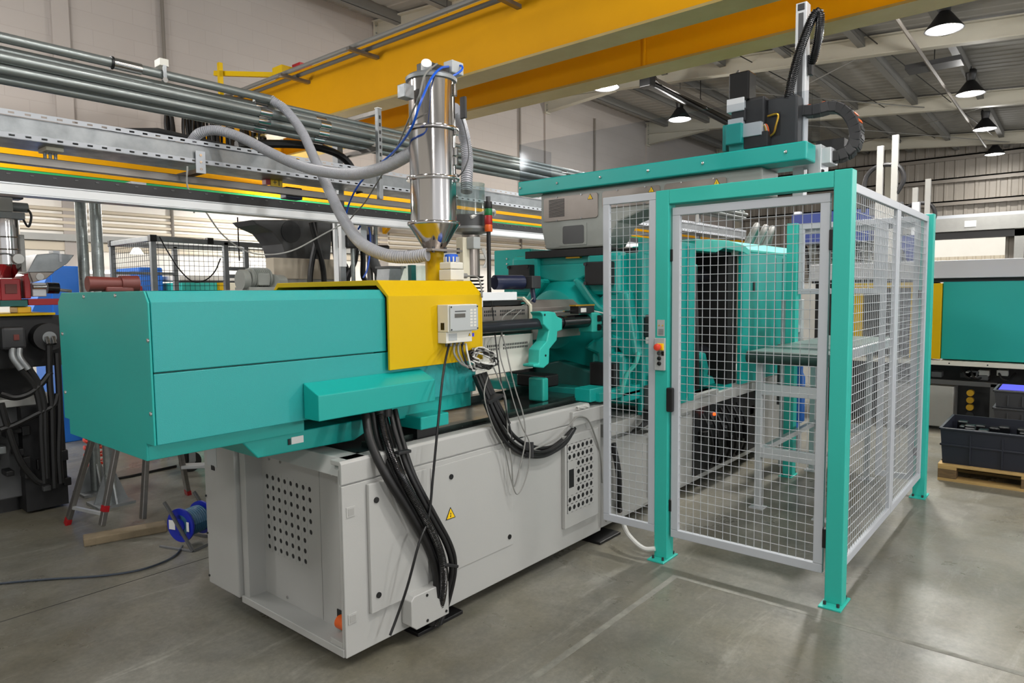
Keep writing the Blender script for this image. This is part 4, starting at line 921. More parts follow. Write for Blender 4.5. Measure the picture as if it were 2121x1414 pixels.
def panel(par, p0, u, w, h, cols, rows, fr=.045, th=.025, split=None, wr=.0019):
    """framed wire mesh panel; p0 lower corner, u horizontal direction"""
    u = V(u); p0 = V(p0); n = Vector((-u.y, u.x, 0)); z = Vector((0, 0, 1))
    for nm, a, b_ in (('frame_bottom', p0+u*0+z*fr/2, p0+u*w+z*fr/2), ('frame_top', p0+z*(h-fr/2), p0+u*w+z*(h-fr/2))):
        MB().bar(a, b_, th, fr, (0, 0, 1)).build('frame_rail', 'frame_grey', par, bev=.003)
    for q in (fr/2, w-fr/2):
        MB().bar(p0+u*q+z*fr, p0+u*q+z*(h-fr), fr, th, tuple(n)).build('frame_stile', 'frame_grey', par, bev=.003)
    m = MB(); iw, ih = w-2*fr, h-2*fr
    for i in range(1, cols):
        c = p0+u*(fr+iw*i/cols)+n*.002; m.cyl(c+z*fr, c+z*(h-fr), wr, n=5, caps=False)
    for j in range(1, rows):
        c = p0+u*fr+z*(fr+ih*j/rows)-n*.002; m.cyl(c, c+u*iw, wr, n=5, caps=False)
    m.build('wire_mesh', 'wire_grey', par, kind='stuff')
# narrow fixed panel left of the gate post
panel(t, (3.60, 2.272, .154), (0, -1, 0), .360, 2.014, 6, 40)
# long side in two panels
panel(t, (3.672, .905, .150), (1, 0, 0), 1.165, 1.978, 24, 40)
panel(t, (4.845, .905, .150), (1, 0, 0), 1.052, 1.978, 22, 40)
# rear: upper panel over the conveyor and a full-height strip
panel(t, (5.955, 1.838, 1.555), (0, -1, 0), .62, .585, 13, 12)
panel(t, (5.955, 1.215, .11), (0, -1, 0), .268, 2.03, 6, 40)
for z in (.35, 1.55): MB().box(5.89, 5.905, .91, .95, z-.03, z+.03).build('panel_clip', 'black', t)
# enabling button box on the gate post
BB = MB().box(3.568, 3.586, 1.842, 1.908, 1.134, 1.323).build('button_box', 'label_grey', PLft, bev=.003)
bz = 1.273
MB().box(3.555, 3.568, 1.845, 1.885, bz-.02, bz+.02).build('yellow_collar', 'warning_yellow', PLft, bev=.003)
MB().lathe([(.012, 0), (.018, -.012), (.021, -.026), (.019, -.036), (.010, -.041)], (3.556, 1.868, bz), 18, 'x').build('stop_button', 'red_button', PLft, smooth=True)
for k, dz in enumerate((.038, .068, .098)):
    MB().lathe([(.012, 0), (.0125, -.008), (.008, -.010)], (3.569, 1.874, bz-dz), 16, 'x').build('push_button', 'black_gloss' if k else 'mid_dark', PLft, smooth=True)
MB().box(3.5675, 3.569, 1.845, 1.862, bz-.052, bz-.026).build('digit_plate', 'black', PLft)
PLQ = MB().box(3.582, 3.586, 1.85, 1.897, 1.334, 1.429).build('instruction_plate', 'label_grey', PLft)
z0 = 1.334
for k in range(6): MB().box(3.5812, 3.5822, 1.857, 1.89, z0+.008+k*.006, z0+.0102+k*.006).build('text_line', 'mid_dark', PLft)
for y in (1.862, 1.885): warn_tri(PLft, (3.5815, y, z0+.062), (0, -1, 0), (0, 0, 1), .005, False)
MB().tube(cr([(3.575, 1.90, .06), (3.56, 1.96, .05), (3.57, 2.03, .07), (3.62, 2.12, .10), (3.70, 2.2, .14)], 6), .014, 8).build('conduit_hose', 'cable_white', PLft, smooth=True)

# the gate leaf
t2 = thing('mesh_gate', 'hinged gate of white wire mesh in a grey frame between two teal posts', 'gate', (3.62, 1.39, .14))
t = t2
panel(t2, (3.622, 1.817, .143), (0, -1, 0), .848, 1.928, 17, 38, fr=.046, th=.03)
GH = MB().box(3.575, 3.602, 1.795, 1.835, 0.894, 1.035).build('handle', 'black', t2, bev=.006)
for y, z in ((.958, .33), (.958, 1.84)): MB().box(3.60, 3.635, y-.016, y+.012, z-.05, z+.05).build('hinge', 'black', t2, bev=.003)
for z in (1.80, .33): MB().box(3.605, 3.632, 1.812, 1.832, z-.035, z+.035).build('latch_block', 'black', t2, bev=.003)

# ================================================================ CONVEYOR INSIDE THE FENCE
t = thing('belt_conveyor', 'green belt conveyor on aluminium legs inside the fenced cell', 'conveyor', (5.8, 1.56, 0))
MB().box(4.84, 6.85, 1.30, 1.82, 1.145, 1.158).build('belt', 'belt_top', t)
MB().cyl((4.835, 1.285, 1.115), (4.835, 1.835, 1.115), .044, n=20).build('end_roller', 'belt_green', t, smooth=True)
MB().cyl((6.85, 1.29, 1.122), (6.85, 1.83, 1.122), .036, n=20).build('end_roller', 'belt_green', t, smooth=True)
for y in (1.285, 1.825): MB().box(4.87, 6.88, y-.012, y+.012, 1.08, 1.155).build('side_rail', 'alu', t, bev=.003)
MB().box(4.86, 6.83, 1.31, 1.81, 1.09, 1.10).build('belt_return', 'belt_green', t)
for x in (4.90, 6.2):
    for y in (1.33, 1.77):
        lg = MB().box(x-.022, x+.022, y-.022, y+.022, .01, 1.09).build('leg', 'alu', t, bev=.003)
        MB().box(x-.05, x+.05, y-.05, y+.05, 0, .010).build('foot_plate', 'alu', lg)
    for z in (.42, .88) if x < 5 else (.42,): MB().box(x-.02, x+.02, 1.35, 1.75, z-.04, z+.04).build('cross_bar', 'alu', t, bev=.003)
for y in (1.33, 1.77): MB().box(4.92, 6.18, y-.02, y+.02, .40, .44).build('long_bar', 'alu', t, bev=.003)

# aluminium stand with blue pipe behind the conveyor
t = thing('filter_stand', 'aluminium profile stand with a blue filter bottle behind the conveyor', 'stand', (6.35, 2.0, 0))
for x, y in ((6.2, 2.02), (6.6, 2.02)): MB().box(x-.03, x+.03, y-.03, y+.03, 0, 1.5).build('upright', 'alu', t, bev=.003)
MB().box(6.2, 6.6, 2.0, 2.04, .30, .36).build('cross_bar', 'blue_paint', t)
MB().box(6.23, 6.57, 2.0, 2.04, 1.2, 1.26).build('cross_bar', 'alu', t)
MB().lathe([(.03, .38), (.05, .40), (.05, .80), (.03, .84), (.03, .9)], (6.40, 1.95, 0), 16).build('blue_bottle', 'blue_paint', t, smooth=True)
MB().box(6.25, 6.55, 2.02, 2.1, .55, 1.1).build('back_panel', 'mid_dark', t)

# ================================================================ CRATES AND PALLET AT RIGHT
t = thing('wooden_pallet', 'pale wooden pallet under the dark blue crate', 'pallet', (6.95, .42, 0))
for k in range(5): MB().box(6.54+k*.185, 6.54+k*.185+.12, -.35, .868, .118, .140).build('deck_board', 'wood', t, bev=.002)
for y in (.868, .31, -.25):
    for x in (6.54, 6.93, 7.24):
        MB().box(x, x+.12, y-.13, y, .022, .098).build('block', 'wood_dark', t, bev=.003)
    MB().box(6.54, 7.40, y-.13, y, .098, .118).build('stringer', 'wood', t)
for x in (6.54, 6.93, 7.24): MB().box(x, x+.12, -.35, .868, 0, .022).build('base_board', 'wood', t)
def crate(name, label, x0, x1, y0, y1, z0, h, mt, rib):
    t = thing(name, label, 'crate', ((x0+x1)/2, (y0+y1)/2, z0))
    o = 0.02; m = MB()
    pts = lambda i, z, k: [(x0+i-k, y0+i-k, z), (x1-i+k, y0+i-k, z), (x1-i+k, y1-i+k, z), (x0+i-k, y1-i+k, z)]
    v = pts(.02, z0, 0)+pts(0, z0+h, 0)+pts(.012, z0+h, 0)+pts(.03, z0+.012, 0)
    f = [(3, 2, 1, 0), (12, 13, 14, 15)]
    for k in range(3):
        for i in range(4): f.append((k*4+i, k*4+(i+1) % 4, k*4+4+(i+1) % 4, k*4+4+i))
    m.add(v, f); m.build('shell', mt, t)
    for zz in (h-.018,)+rib:
        g = .02*(1-(zz+.01)/h)-.004
        m = MB(); a, b_, c, d = x0+g-.006, x1-g+.006, y0+g-.006, y1-g+.006
        m.box(a, b_, c, c+.012, z0+zz, z0+zz+.016); m.box(a, b_, d-.012, d, z0+zz, z0+zz+.016); m.box(a, a+.012, c, d, z0+zz, z0+zz+.016); m.box(b_-.012, b_, c, d, z0+zz, z0+zz+.016)
        m.build('rim' if zz == h-.018 else 'rib_band', mt, t, bev=.003)
    for k in range(1, 5):
        y = y0+(y1-y0)*k/5; MB().box(x0-.004, x0+.012, y-.006, y+.006, z0+.02, z0+h-.05).build('wall_rib', mt, t)
    return t
crate('stacking_crate', 'long dark blue plastic crate on the pallet, filled with black parts', 6.56, 7.30, -.20, .862, .141, .300, 'crate_dark', (.15,))
for k in range(26):
    x = random.uniform(6.66, 7.2); y = random.uniform(-.1, .78)
    tag(MB().box(x-.05, x+.05, y-.04, y+.04, .155, .395+random.uniform(-.02, .02)).build('moulded_part', 'black_gloss', bev=.01), 'glossy black moulded part lying in the long blue crate', 'moulded part', 'black parts in the blue crate')
for k, nm in enumerate(('lowest dark grey crate of the stack at the right edge', 'middle dark grey crate of the stack at the right edge', 'top dark grey crate with violet lid at the right edge')):
    CR = crate('grey_crate', nm, 7.75, 8.25, .05, .60, .145+k*.165, .162, 'crate_grey', ())
MB().box(7.78, 8.22, .08, .57, .625, .642).build('lid', 'violet', CR, bev=.004)
t = thing('crate_dolly', 'low dark dolly carrying the grey crate stack', 'dolly', (8.0, .32, 0))
MB().box(7.75, 8.25, .05, .60, .10, .144).build('deck', 'charcoal', t)
for x in (7.82, 8.18):
    for y in (.12, .53): MB().cyl((x-.02, y, .05), (x+.02, y, .05), .05, n=14).build('wheel', 'black', t, smooth=True)

# ================================================================ MACHINE AT RIGHT (running across)
t = thing('rear_moulding_machine', 'teal and yellow moulding machine with grey top beam standing at the right', 'machine', (9.5, 0, 0))
MB().box(8.9, 9.9, -3.2, 1.19, .80, 1.66).build('machine_guard', 'teal', t, bev=.006)
MB().box(8.86, 9.0, 1.195, 1.33, .80, 1.645).build('yellow_panel', 'yellow', t, bev=.004)
for z in (.82, 1.625): MB().cyl((8.86, 1.30, z), (8.855, 1.30, z), .01, n=8).build('screw', 'ink', t)
MB().box(8.85, 9.95, -3.2, 2.6, 1.70, 1.895).build('top_beam', 'frame_grey', t, bev=.006)
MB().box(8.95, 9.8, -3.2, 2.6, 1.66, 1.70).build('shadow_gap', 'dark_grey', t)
MB().box(8.84, 9.9, -3.2, 2.6, .735, .785).build('bed_rail', 'pale_plastic', t, bev=.004)
for y in (1.1, .75, .4): MB().cyl((8.84, y, .76), (8.836, y, .76), .008, n=8).build('rail_bolt', 'ink', t)
MB().box(9.1, 9.9, 1.35, 2.6, .80, 1.66).build('far_guard', 'charcoal', t, bev=.006)
MB().box(8.93, 9.0, 1.55, 2.1, .95, 1.55).build('window_recess', 'dark_grey', t)
for y in (1.40, 2.0): MB().box(8.9, 8.94, y, y+.1, .8, 1.66).build('yellow_edge', 'yellow', t)
MB().box(8.91, 8.95, 1.40, 2.2, 1.60, 1.66).build('yellow_edge', 'yellow', t)
MB().box(9.2, 9.9, -3.2, 2.6, .05, .73).build('underframe', 'charcoal', t)
MB().box(8.85, 9.25, 1.05, 1.75, .04, .50).build('grey_cabinet', 'grey_mid', t, bev=.008)
m = MB(); m.box(8.85, 8.90, .66, .72, .03, .56); m.box(8.85, 8.90, .66, 1.8, .52, .57); m.box(8.85, 8.90, .72, 1.0, .05, .1); m.build('pipe_frame', 'mid_dark', t, bev=.004)
for k, z in enumerate((.44, .36, .28, .20, .12)): MB().cyl((8.95, .90, z), (8.88, .90, z), .035, n=14).build('hydraulic_port', 'gold' if k < 3 else 'charcoal', t, smooth=True)
for k in range(6):
    y = random.uniform(.2, 1.2); MB().tube(cr([(9.0, y, .70), (8.9, y-.05, .62), (8.93, y-.1, .6), (9.1, y-.15, .66)], 5), .012, 6).build('hose', 'rubber', t, smooth=True)
for k in range(7):
    y = random.uniform(.3, 1.3); z = random.uniform(.58, .66); MB().box(8.95, 9.1, y, y+.1, z, z+.06).build('valve_block', random.choice(['mid_dark', 'charcoal', 'grey_mid']), t, bev=.004)
for k, y in enumerate((.50, .35)):
    MB().cyl((8.87, y, .33), (8.87, y, .44), .035, .045, n=14).build('red_plug', 'red', t, smooth=True)
    MB().tube(cr([(8.87, y, .33), (8.86, y-.03, .2), (8.87, y-.12, .05), (8.88, y-.25, .015)], 6), .012, 6).build('power_cable', 'cable_grey', t, smooth=True)
MB().tube(cr([(8.88, .58, .30), (8.87, .56, .45), (8.88, .48, .52), (8.9, .4, .5)], 6), .012, 6).build('white_cable', 'cable_white', t, smooth=True)
MB().box(8.88, 8.92, .28, .40, .46, .52).build('blue_socket', 'blue_paint', t)
MB().prism([(.05, .38), (.05, .60), (.16, .58), (.18, .40)], 'x', 8.84, 8.88).build('paper_bag', 'pale_plastic', t)
# blue rack far right behind
t = thing('blue_rack', 'bright blue steel rack with red and white boxes under the rear machine', 'rack', (9.6, -.3, 0))
for y in (-.2, -.45, .1): MB().box(8.95, 9.0, y, y+.04, 0, .735).build('upright', 'pale_blue', t)
for z in (.30, .62): MB().box(8.95, 9.15, -.5, .15, z, z+.04).build('shelf', 'pale_blue', t)
for k in range(4): MB().box(9.0, 9.1, -.4+.13*k, -.3+.13*k, .66, .72).build('box', ('red', 'label_white')[k % 2], t)

# two tall robots standing beyond the fence
def far_robot(p, h, label):
    x, y = p; t = thing('rear_robot', label, 'robot', (x, y, 0))
    MB().box(x-.12, x+.12, y-.12, y+.12, 0, h-.9).build('column', 'grey_mid', t)
    MB().box(x-.03, x+.03, y+.05, y+.13, h-1.1, h-.12).build('arm', 'grey_mid', t, bev=.005)
    MB().box(x-.03, x+.03, y-.13, y-.05, h-1.1, h).build('arm', 'grey_mid', t, bev=.005)
    MB().box(x-.05, x+.05, y-.2, y+.2, h-1.05, h-.9).build('cross_head', 'mid_dark', t)
    MB().tube(cr([(x, y+.28, h-1.0), (x, y+.28, h-.6), (x, y+.18, h-.42), (x, y, h-.38), (x, y-.15, h-.44), (x, y-.2, h-.6), (x, y-.12, h-.78)], 6), .03, 8).build('cable_loop', 'charcoal', t, smooth=True)
a = (10.500, 2.100, 3.653); far_robot((10.5, a[1]), a[2], 'taller white twin-arm robot mast with black cable loop beyond the fence')
a = (13.000, 2.086, 3.364); far_robot((13.0, a[1]), a[2], 'shorter white twin-arm robot mast with black cable loop beyond the fence')
# grey machinery seen between the meshes behind the cell
t = thing('blue_hopper_unit', 'blue topped machine unit seen through the side mesh', 'machine', (12.5, 3.0, 0))
MB().box(12, 13, 2.0, 3.8, 0, 1.7).build('body', 'grey_mid', t)
MB().box(11.9, 12.4, 2.6, 3.8, 2.35, 2.85).build('blue_box', 'dark_blue', t)
MB().box(11.9, 12.4, 1.9, 2.4, 2.0, 2.4).build('blue_box', 'dark_blue', t)
MB().box(12.2, 12.8, 2.1, 3.6, 1.7, 2.4).build('frame_block', 'cast_grey', t)
for k in range(8): MB().tube(cr([(12, 2.1+.2*k, 1.75), (11.85, 2.1+.2*k, 2.0), (12, 2.2+.2*k, 2.3)], 5), .03, 6).build('hose', 'rubber', t, smooth=True)
for y in (2.0, 2.45, 3.75): MB().box(12.0, 12.1, y-.05, y+.05, 1.7, 2.9).build('post', 'alu', t)

# ================================================================ OVERHEAD SERVICES ALONG THE AISLE
GS = 'pipes of the overhead bundle'
for i, (y, z, r, lab) in enumerate(((4.98, 3.14, .031, 'top galvanised pipe of the overhead bundle, carrying a bolted coupling'),
                                    (5.06, 3.085, .029, 'second galvanised pipe from the top of the overhead bundle'),
                                    (5.00, 3.030, .036, 'thick dull galvanised pipe in the middle of the overhead bundle'),
                                    (5.03, 2.968, .034, 'bluish shiny pipe second from the bottom of the overhead bundle'),
                                    (5.10, 2.925, .03, 'lowest pipe of the overhead bundle'))):
    pi = thing('overhead_pipe', lab, 'pipe', (3, y, z-r), GS)
    if i == 0:
        MB().cyl((-2.5, y, z), (3.02, y, z), r, n=18).build('pipe_run', 'galv', pi, smooth=True)
        x = 1.938
        MB().cyl((x-.09, y, z), (x+.09, y, z), r+.006, n=18).build('coupling', 'chrome', pi, smooth=True)
        MB().cyl((x-.10, y, z), (x-.085, y, z), r+.011, n=18).build('coupling_ring', 'black', pi, smooth=True)
        MB().cyl((2.9, y+.08, z-.01), (13, y+.08, z-.01), .02, n=14).build('pipe_run', 'galv', pi, smooth=True)
    else:
        MB().cyl((-2.5, y, z), (13, y, z), r, n=18).build('pipe_run', 'galv', pi, smooth=True)
        for x in (2.9, 3.45, 7.0): MB().cyl((x, y, z), (x+.10, y, z), r+.006, n=18).build('coupling', 'chrome', pi, smooth=True)
c = (2.166, 4.950, 3.211)
t = thing('pipe_clamp_box', 'small cream box clamped on the overhead pipes', 'box', (c[0], 4.95, c[2]-.1))
MB().box(c[0]-.03, c[0]+.03, 4.93, 5.02, c[2]-.025, c[2]+.025).build('box', 'pale_plastic', t, bev=.003)
MB().box(c[0]-.012, c[0]+.012, 4.928, 4.935, c[2]-.12, c[2]-.02).build('strap', 'galv_flat', t)
MB().cyl((c[0], 4.925, c[2]-.12), (c[0], 4.95, c[2]-.12), .018, n=12).build('strap_clip', 'chrome', t, smooth=True)

# perforated cable tray
t = thing('cable_tray', 'long galvanised perforated cable tray under the overhead pipes', 'cable tray', (3, 5.15, 2.56))
x0, x1 = -2.0, 13.0; zt, zb_ = 2.728, 2.562
slot = [(-.016, -.006), (.0, -.006), (.016, -.006), (.016, .006), (0, .006), (-.016, .006)]
n = int((x1-x0)/.085)
m = MB().quad_holes((x0, 4.985, zt), (1, 0, 0), (0, 0, -1), n, 1, .085, .034, slot, .0); m.build('upper_lip', 'frame_grey', t)
m = MB().quad_holes((x0, 5.0, zb_+.034), (1, 0, 0), (0, 0, -1), n, 1, .085, .034, slot, .0); m.build('lower_lip', 'frame_grey', t)
MB().box(x0, x1, 5.002, 5.006, zb_+.034, zt-.034).build('side_wall', 'galv_flat', t)
MB().box(x0, x1, 5.0, 5.34, zb_-.002, zb_+.002).build('tray_floor', 'galv_flat', t)
MB().box(x0, x1, 5.336, 5.342, zb_, zt-.06).build('rear_wall', 'galv_flat', t)
MB().tube([(-2, 5.2, 2.62), (1.5, 5.18, 2.66), (2.2, 5.16, 2.78), (3.4, 5.15, 2.70), (5, 5.2, 2.62), (12.9, 5.2, 2.6)], .028, 8).build('cable', 'rubber', t, smooth=True)
MB().tube([(-2, 5.25, 2.61), (2, 5.25, 2.68), (3.2, 5.2, 2.76), (4.4, 5.25, 2.62), (12.9, 5.25, 2.6)], .02, 8).build('cable', 'black', t, smooth=True)
c = (2.413, 4.980, 2.590)
MB().box(c[0]-.035, c[0]+.035, 4.975, 4.982, c[2]-.10, c[2]+.06).build('joint_plate', 'frame_grey', t)
for dz in (.03, -.02, -.07): MB().cyl((c[0], 4.976, c[2]+dz), (c[0], 4.97, c[2]+dz), .010, n=8).build('bolt', 'chrome', t)
MB().box(c[0]-.03, c[0]+.03, 4.98, 5.4, c[2]-.10, c[2]-.07).build('support_arm', 'wood_dark', t)

# square tube, cable-chain channel and white beam
tag(MB().box(-2, 13, 5.17, 5.225, 2.44, 2.495).build('square_tube', 'tube_steel', bev=.004), 'dark steel square tube running under the cable tray', 'tube')
t = thing('tray_bracket', 'short cream bracket with bolts between cable tray and square tube', 'bracket', (1.547, 5.18, 2.495))
bx = 1.547
MB().box(bx-.07, bx+.03, 5.10, 5.26, 2.535, 2.562).build('bracket_block', 'cream', t, bev=.003)
for dx in (-.05, -.02, .01): MB().cyl((bx+dx, 5.20, 2.495), (bx+dx, 5.20, 2.537), .010, n=8).build('bolt', 'galv_flat', t)
t = thing('chain_channel', 'black cable-chain channel lying along the white beam', 'channel', (4, 5.0, 2.284))
MB().box(-2, 9.5, 4.95, 5.08, 2.284, 2.358).build('channel_body', 'charcoal', t, bev=.004)
m = MB()
for k in range(95): m.box(-1.9+k*.12, -1.88+k*.12, 4.946, 4.951, 2.335, 2.342)
m.build('rivet_row', 'mid_dark', t, kind='stuff')
t = thing('white_beam', 'long white profile beam carried by two grey posts above the left machines', 'beam', (4, 4.95, 0))
MB().box(-2, 9.5, 4.92, 5.02, 2.222, 2.276).build('profile', 'alu_white', t, bev=.004)
for z in (2.217, 2.280): MB().box(-2, 9.5, 4.915, 5.03, z-.004, z+.004).build('profile_lip', 'alu', t)
for (x, y) in ((1.945, 5.70), (1.99, 6.14)):
    po = MB().cyl((x, y, .02), (x, y, 2.36), .04, n=16).build('post', 'galv', t, smooth=True)
    MB().box(x-.13, x+.13, y-.13, y+.13, 0, .02).build('base_plate', 'galv_flat', po)
    for s_ in (-1, 1):
        MB().prism([(x+s_*.04, .02), (x+s_*.12, .02), (x+s_*.04, .24)], 'y', y-.006, y+.006).build('gusset', 'galv_flat', po)
        MB().prism([(y+s_*.04, .02), (y+s_*.12, .02), (y+s_*.04, .24)], 'x', x-.006, x+.006).build('gusset', 'galv_flat', po)
MB().box(1.92, 2.02, 4.96, 6.2, 2.359, 2.374).build('head_plate', 'galv_flat', t)
for (x, y) in ((5.2, 4.97), (9.2, 4.97)): MB().cyl((x, y, 0), (x, y, 2.215), .04, n=14).build('post', 'galv', t, smooth=True)
# pipe support frame
c = (3.966, 4.850, 3.212)
t = thing('pipe_support', 'galvanised slotted channel frame holding the overhead pipes behind the hopper', 'support frame', (c[0], 5.1, 0))
MB().box(c[0]-.022, c[0]+.022, 4.83, 4.87, 2.44, c[2]+.02).build('slotted_upright', 'galv_flat', t, bev=.003)
m = MB()
for k in range(9): m.box(c[0]-.008, c[0]+.008, 4.827, 4.831, 2.62+k*.065, 2.65+k*.065)
m.build('slots', 'ink', t, kind='stuff')
MB().box(c[0]-.024, c[0]+.024, 4.826, 4.872, c[2]+.02, c[2]+.026).build('end_cap', 'label_white', t)
for z in (c[2]-.01, 2.885): MB().box(c[0]-.02, c[0]+.02, 4.87, 5.5, z-.02, z+.02).build('cross_arm', 'tube_steel', t, bev=.003)
MB().box(c[0]-.03, c[0]+.03, 5.42, 5.5, 0, c[2]).build('rear_post', 'galv_flat', t)
for k in range(4): MB().box(c[0]+.025, c[0]+.07, 4.95+.04*k, 4.985+.04*k, 2.93+.06*k, 2.95+.06*k).build('pipe_clip', 'chrome', t, bev=.003)
for x in (-1.0, 7.5, 11.5):
    tag(MB().box(x-.03, x+.03, 5.26, 5.32, 0, 3.2).build('service_post', 'galv_flat'), {-1.0: 'galvanised post at the left end of the pipe run', 7.5: 'galvanised post holding the pipe run behind the platen', 11.5: 'farthest galvanised post holding the pipe run'}[x], 'post')

# ================================================================ HOSES AND TUBES
def hose(name, label, pts, r, m='hose_grey', pitch=.014, amp=.003):
    o = ribbed(pts, r, pitch, amp, 14).build(name, m, smooth=True); return tag(o, label, 'hose')
hose('suction_hose', 'grey ribbed hose hanging from the overhead pipe down to the hopper base', [(3.0, 4.98, 3.14), (3.078, 4.900, 3.057), (3.086, 4.700, 2.862), (2.992, 4.400, 2.595), (2.828, 4.000, 2.308), (2.647, 3.600, 2.067), (2.469, 3.200, 1.891), (2.445, 2.950, 1.810), (2.487, 2.800, 1.795), (2.522, 2.700, 1.805)], .033)
hose('suction_hose', 'grey ribbed hose sagging from the cable tray across to the hopper cylinder', [(2.415, 5.100, 2.740), (2.431, 5.000, 2.787), (2.509, 4.900, 2.802), (2.612, 4.750, 2.744), (2.691, 4.500, 2.614), (2.729, 4.200, 2.490), (2.683, 3.800, 2.390), (2.647, 3.450, 2.335), (2.626, 3.150, 2.339), (2.586, 2.860, 2.381)], .034)
hose('suction_hose', 'short grey ribbed hose curving behind the hopper into the clear cylinder', [(2.892, 2.850, 2.669), (3.011, 2.920, 2.633), (3.117, 2.980, 2.545), (3.115, 2.960, 2.424), (3.067, 2.920, 2.324), (3.039, 2.900, 2.208)], .034)
def cable(name, label, pts, r, m, cat='cable'):
    return tag(MB().tube(cr(pts, 8), r, 7).build(name, m, smooth=True), label, cat)
cable('air_tube', 'blue air tube looping from the hopper lid down behind the ribbed hose', [(2.724, 2.720, 2.839), (2.582, 2.640, 2.778), (2.473, 2.600, 2.688), (2.396, 2.600, 2.552), (2.424, 2.700, 2.453), (2.574, 3.000, 2.407), (2.758, 3.400, 2.387), (2.856, 3.700, 2.327), (2.911, 3.900, 2.208), (2.948, 4.000, 2.068), (2.978, 4.000, 2.010)], .0065, 'blue_tube', 'tube')
cable('air_tube', 'short blue air tube bowing over the hopper valve head', [(2.781, 2.720, 2.853), (2.782, 2.680, 2.849), (2.768, 2.660, 2.821), (2.703, 2.660, 2.775), (2.642, 2.680, 2.755), (2.608, 2.700, 2.772)], .006, 'blue_tube', 'tube')
cable('signal_lead', 'thin grey lead running from the hopper lid down to the tray', [(2.616, 2.700, 2.824), (2.452, 2.620, 2.711), (2.400, 2.610, 2.590), (2.464, 2.750, 2.530), (2.641, 3.100, 2.403), (2.917, 3.600, 2.323), (3.126, 4.000, 2.253), (3.275, 4.300, 2.221), (3.355, 4.500, 2.175)], .005, 'cable_grey')
cable('hanging_lead', 'pale thin lead sagging from the cable tray across the far cage', [(2.325, 5.000, 2.529), (2.365, 5.100, 2.407), (2.468, 5.200, 2.302), (2.500, 5.300, 2.240), (2.552, 5.300, 2.300), (2.769, 5.400, 2.095), (2.973, 5.400, 1.966), (3.194, 5.400, 1.945), (3.368, 5.300, 1.989), (3.601, 5.200, 2.130), (3.712, 5.100, 2.211)], .006, 'cable_white')
cable('black_hose_arc', 'thick black hose arching behind the ribbed hoses', [(2.870, 5.300, 2.812), (3.172, 5.300, 2.867), (3.548, 5.300, 2.909), (3.853, 5.300, 2.878), (4.012, 5.300, 2.767), (4.088, 5.300, 2.551)], .035, 'rubber', 'hose')
# bundle falling from the cover to the cable box
t = thing('cable_bundle', 'thick black cable bundle hanging from the cover down to the floor box', 'cable bundle', (2.1, 2.22, .1))
B1 = [
    ([(1.851, 2.400, 1.069), (1.829, 2.340, 0.958), (1.852, 2.270, 0.816), (1.966, 2.250, 0.620), (2.063, 2.250, 0.448), (2.127, 2.260, 0.299), (2.134, 2.270, 0.201), (2.127, 2.285, 0.112), (2.121, 2.300, 0.040)], .020, False),
    ([(1.926, 2.400, 1.071), (1.914, 2.340, 0.943), (1.916, 2.250, 0.805), (2.011, 2.220, 0.614), (2.096, 2.220, 0.456), (2.132, 2.220, 0.331), (2.155, 2.250, 0.199), (2.157, 2.280, 0.103), (2.145, 2.300, 0.025)], .019, True),
    ([(1.906, 2.420, 1.065), (1.905, 2.380, 0.939), (1.925, 2.300, 0.784), (2.035, 2.280, 0.573), (2.136, 2.280, 0.407), (2.164, 2.280, 0.281), (2.166, 2.295, 0.147), (2.138, 2.305, 0.031)], .016, False),
    ([(1.990, 2.400, 1.066), (1.975, 2.340, 0.954), (1.983, 2.270, 0.798), (2.073, 2.240, 0.594), (2.176, 2.240, 0.416), (2.215, 2.250, 0.284), (2.199, 2.280, 0.139), (2.164, 2.300, 0.018)], .012, False),
    ([(2.027, 2.410, 1.065), (2.012, 2.350, 0.946), (2.020, 2.280, 0.777), (2.112, 2.250, 0.581), (2.214, 2.250, 0.402), (2.247, 2.260, 0.276), (2.234, 2.290, 0.124), (2.183, 2.300, 0.015)], .012, False),
    ([(1.978, 2.430, 1.058), (1.972, 2.370, 0.929), (1.977, 2.290, 0.752), (2.079, 2.280, 0.539), (2.182, 2.280, 0.358), (2.217, 2.290, 0.225), (2.187, 2.295, 0.104), (2.156, 2.305, 0.015)], .013, False)]
for pts, r, rib in B1:
    (ribbed(pts, r, .008, .0015, 12) if rib else MB().tube(cr(pts, 8), r, 10)).build('cable', 'rubber' if not rib else 'black_gloss', t, smooth=True)
for c in ((1.929, 2.400, 1.079), (1.970, 2.400, 1.074)): MB().cyl((c[0], c[1], c[2]-.03), (c[0], c[1], c[2]+.03), .024, n=12).build('cable_gland', 'black', t, smooth=True)
for a, b_ in (((1.922, 2.280, 0.900), (1.995, 2.280, 0.897)), ((2.123, 2.210, 0.352), (2.218, 2.220, 0.310))): MB().bar(a, b_, .03, .014).build('cable_tie', 'charcoal', t, bev=.003)
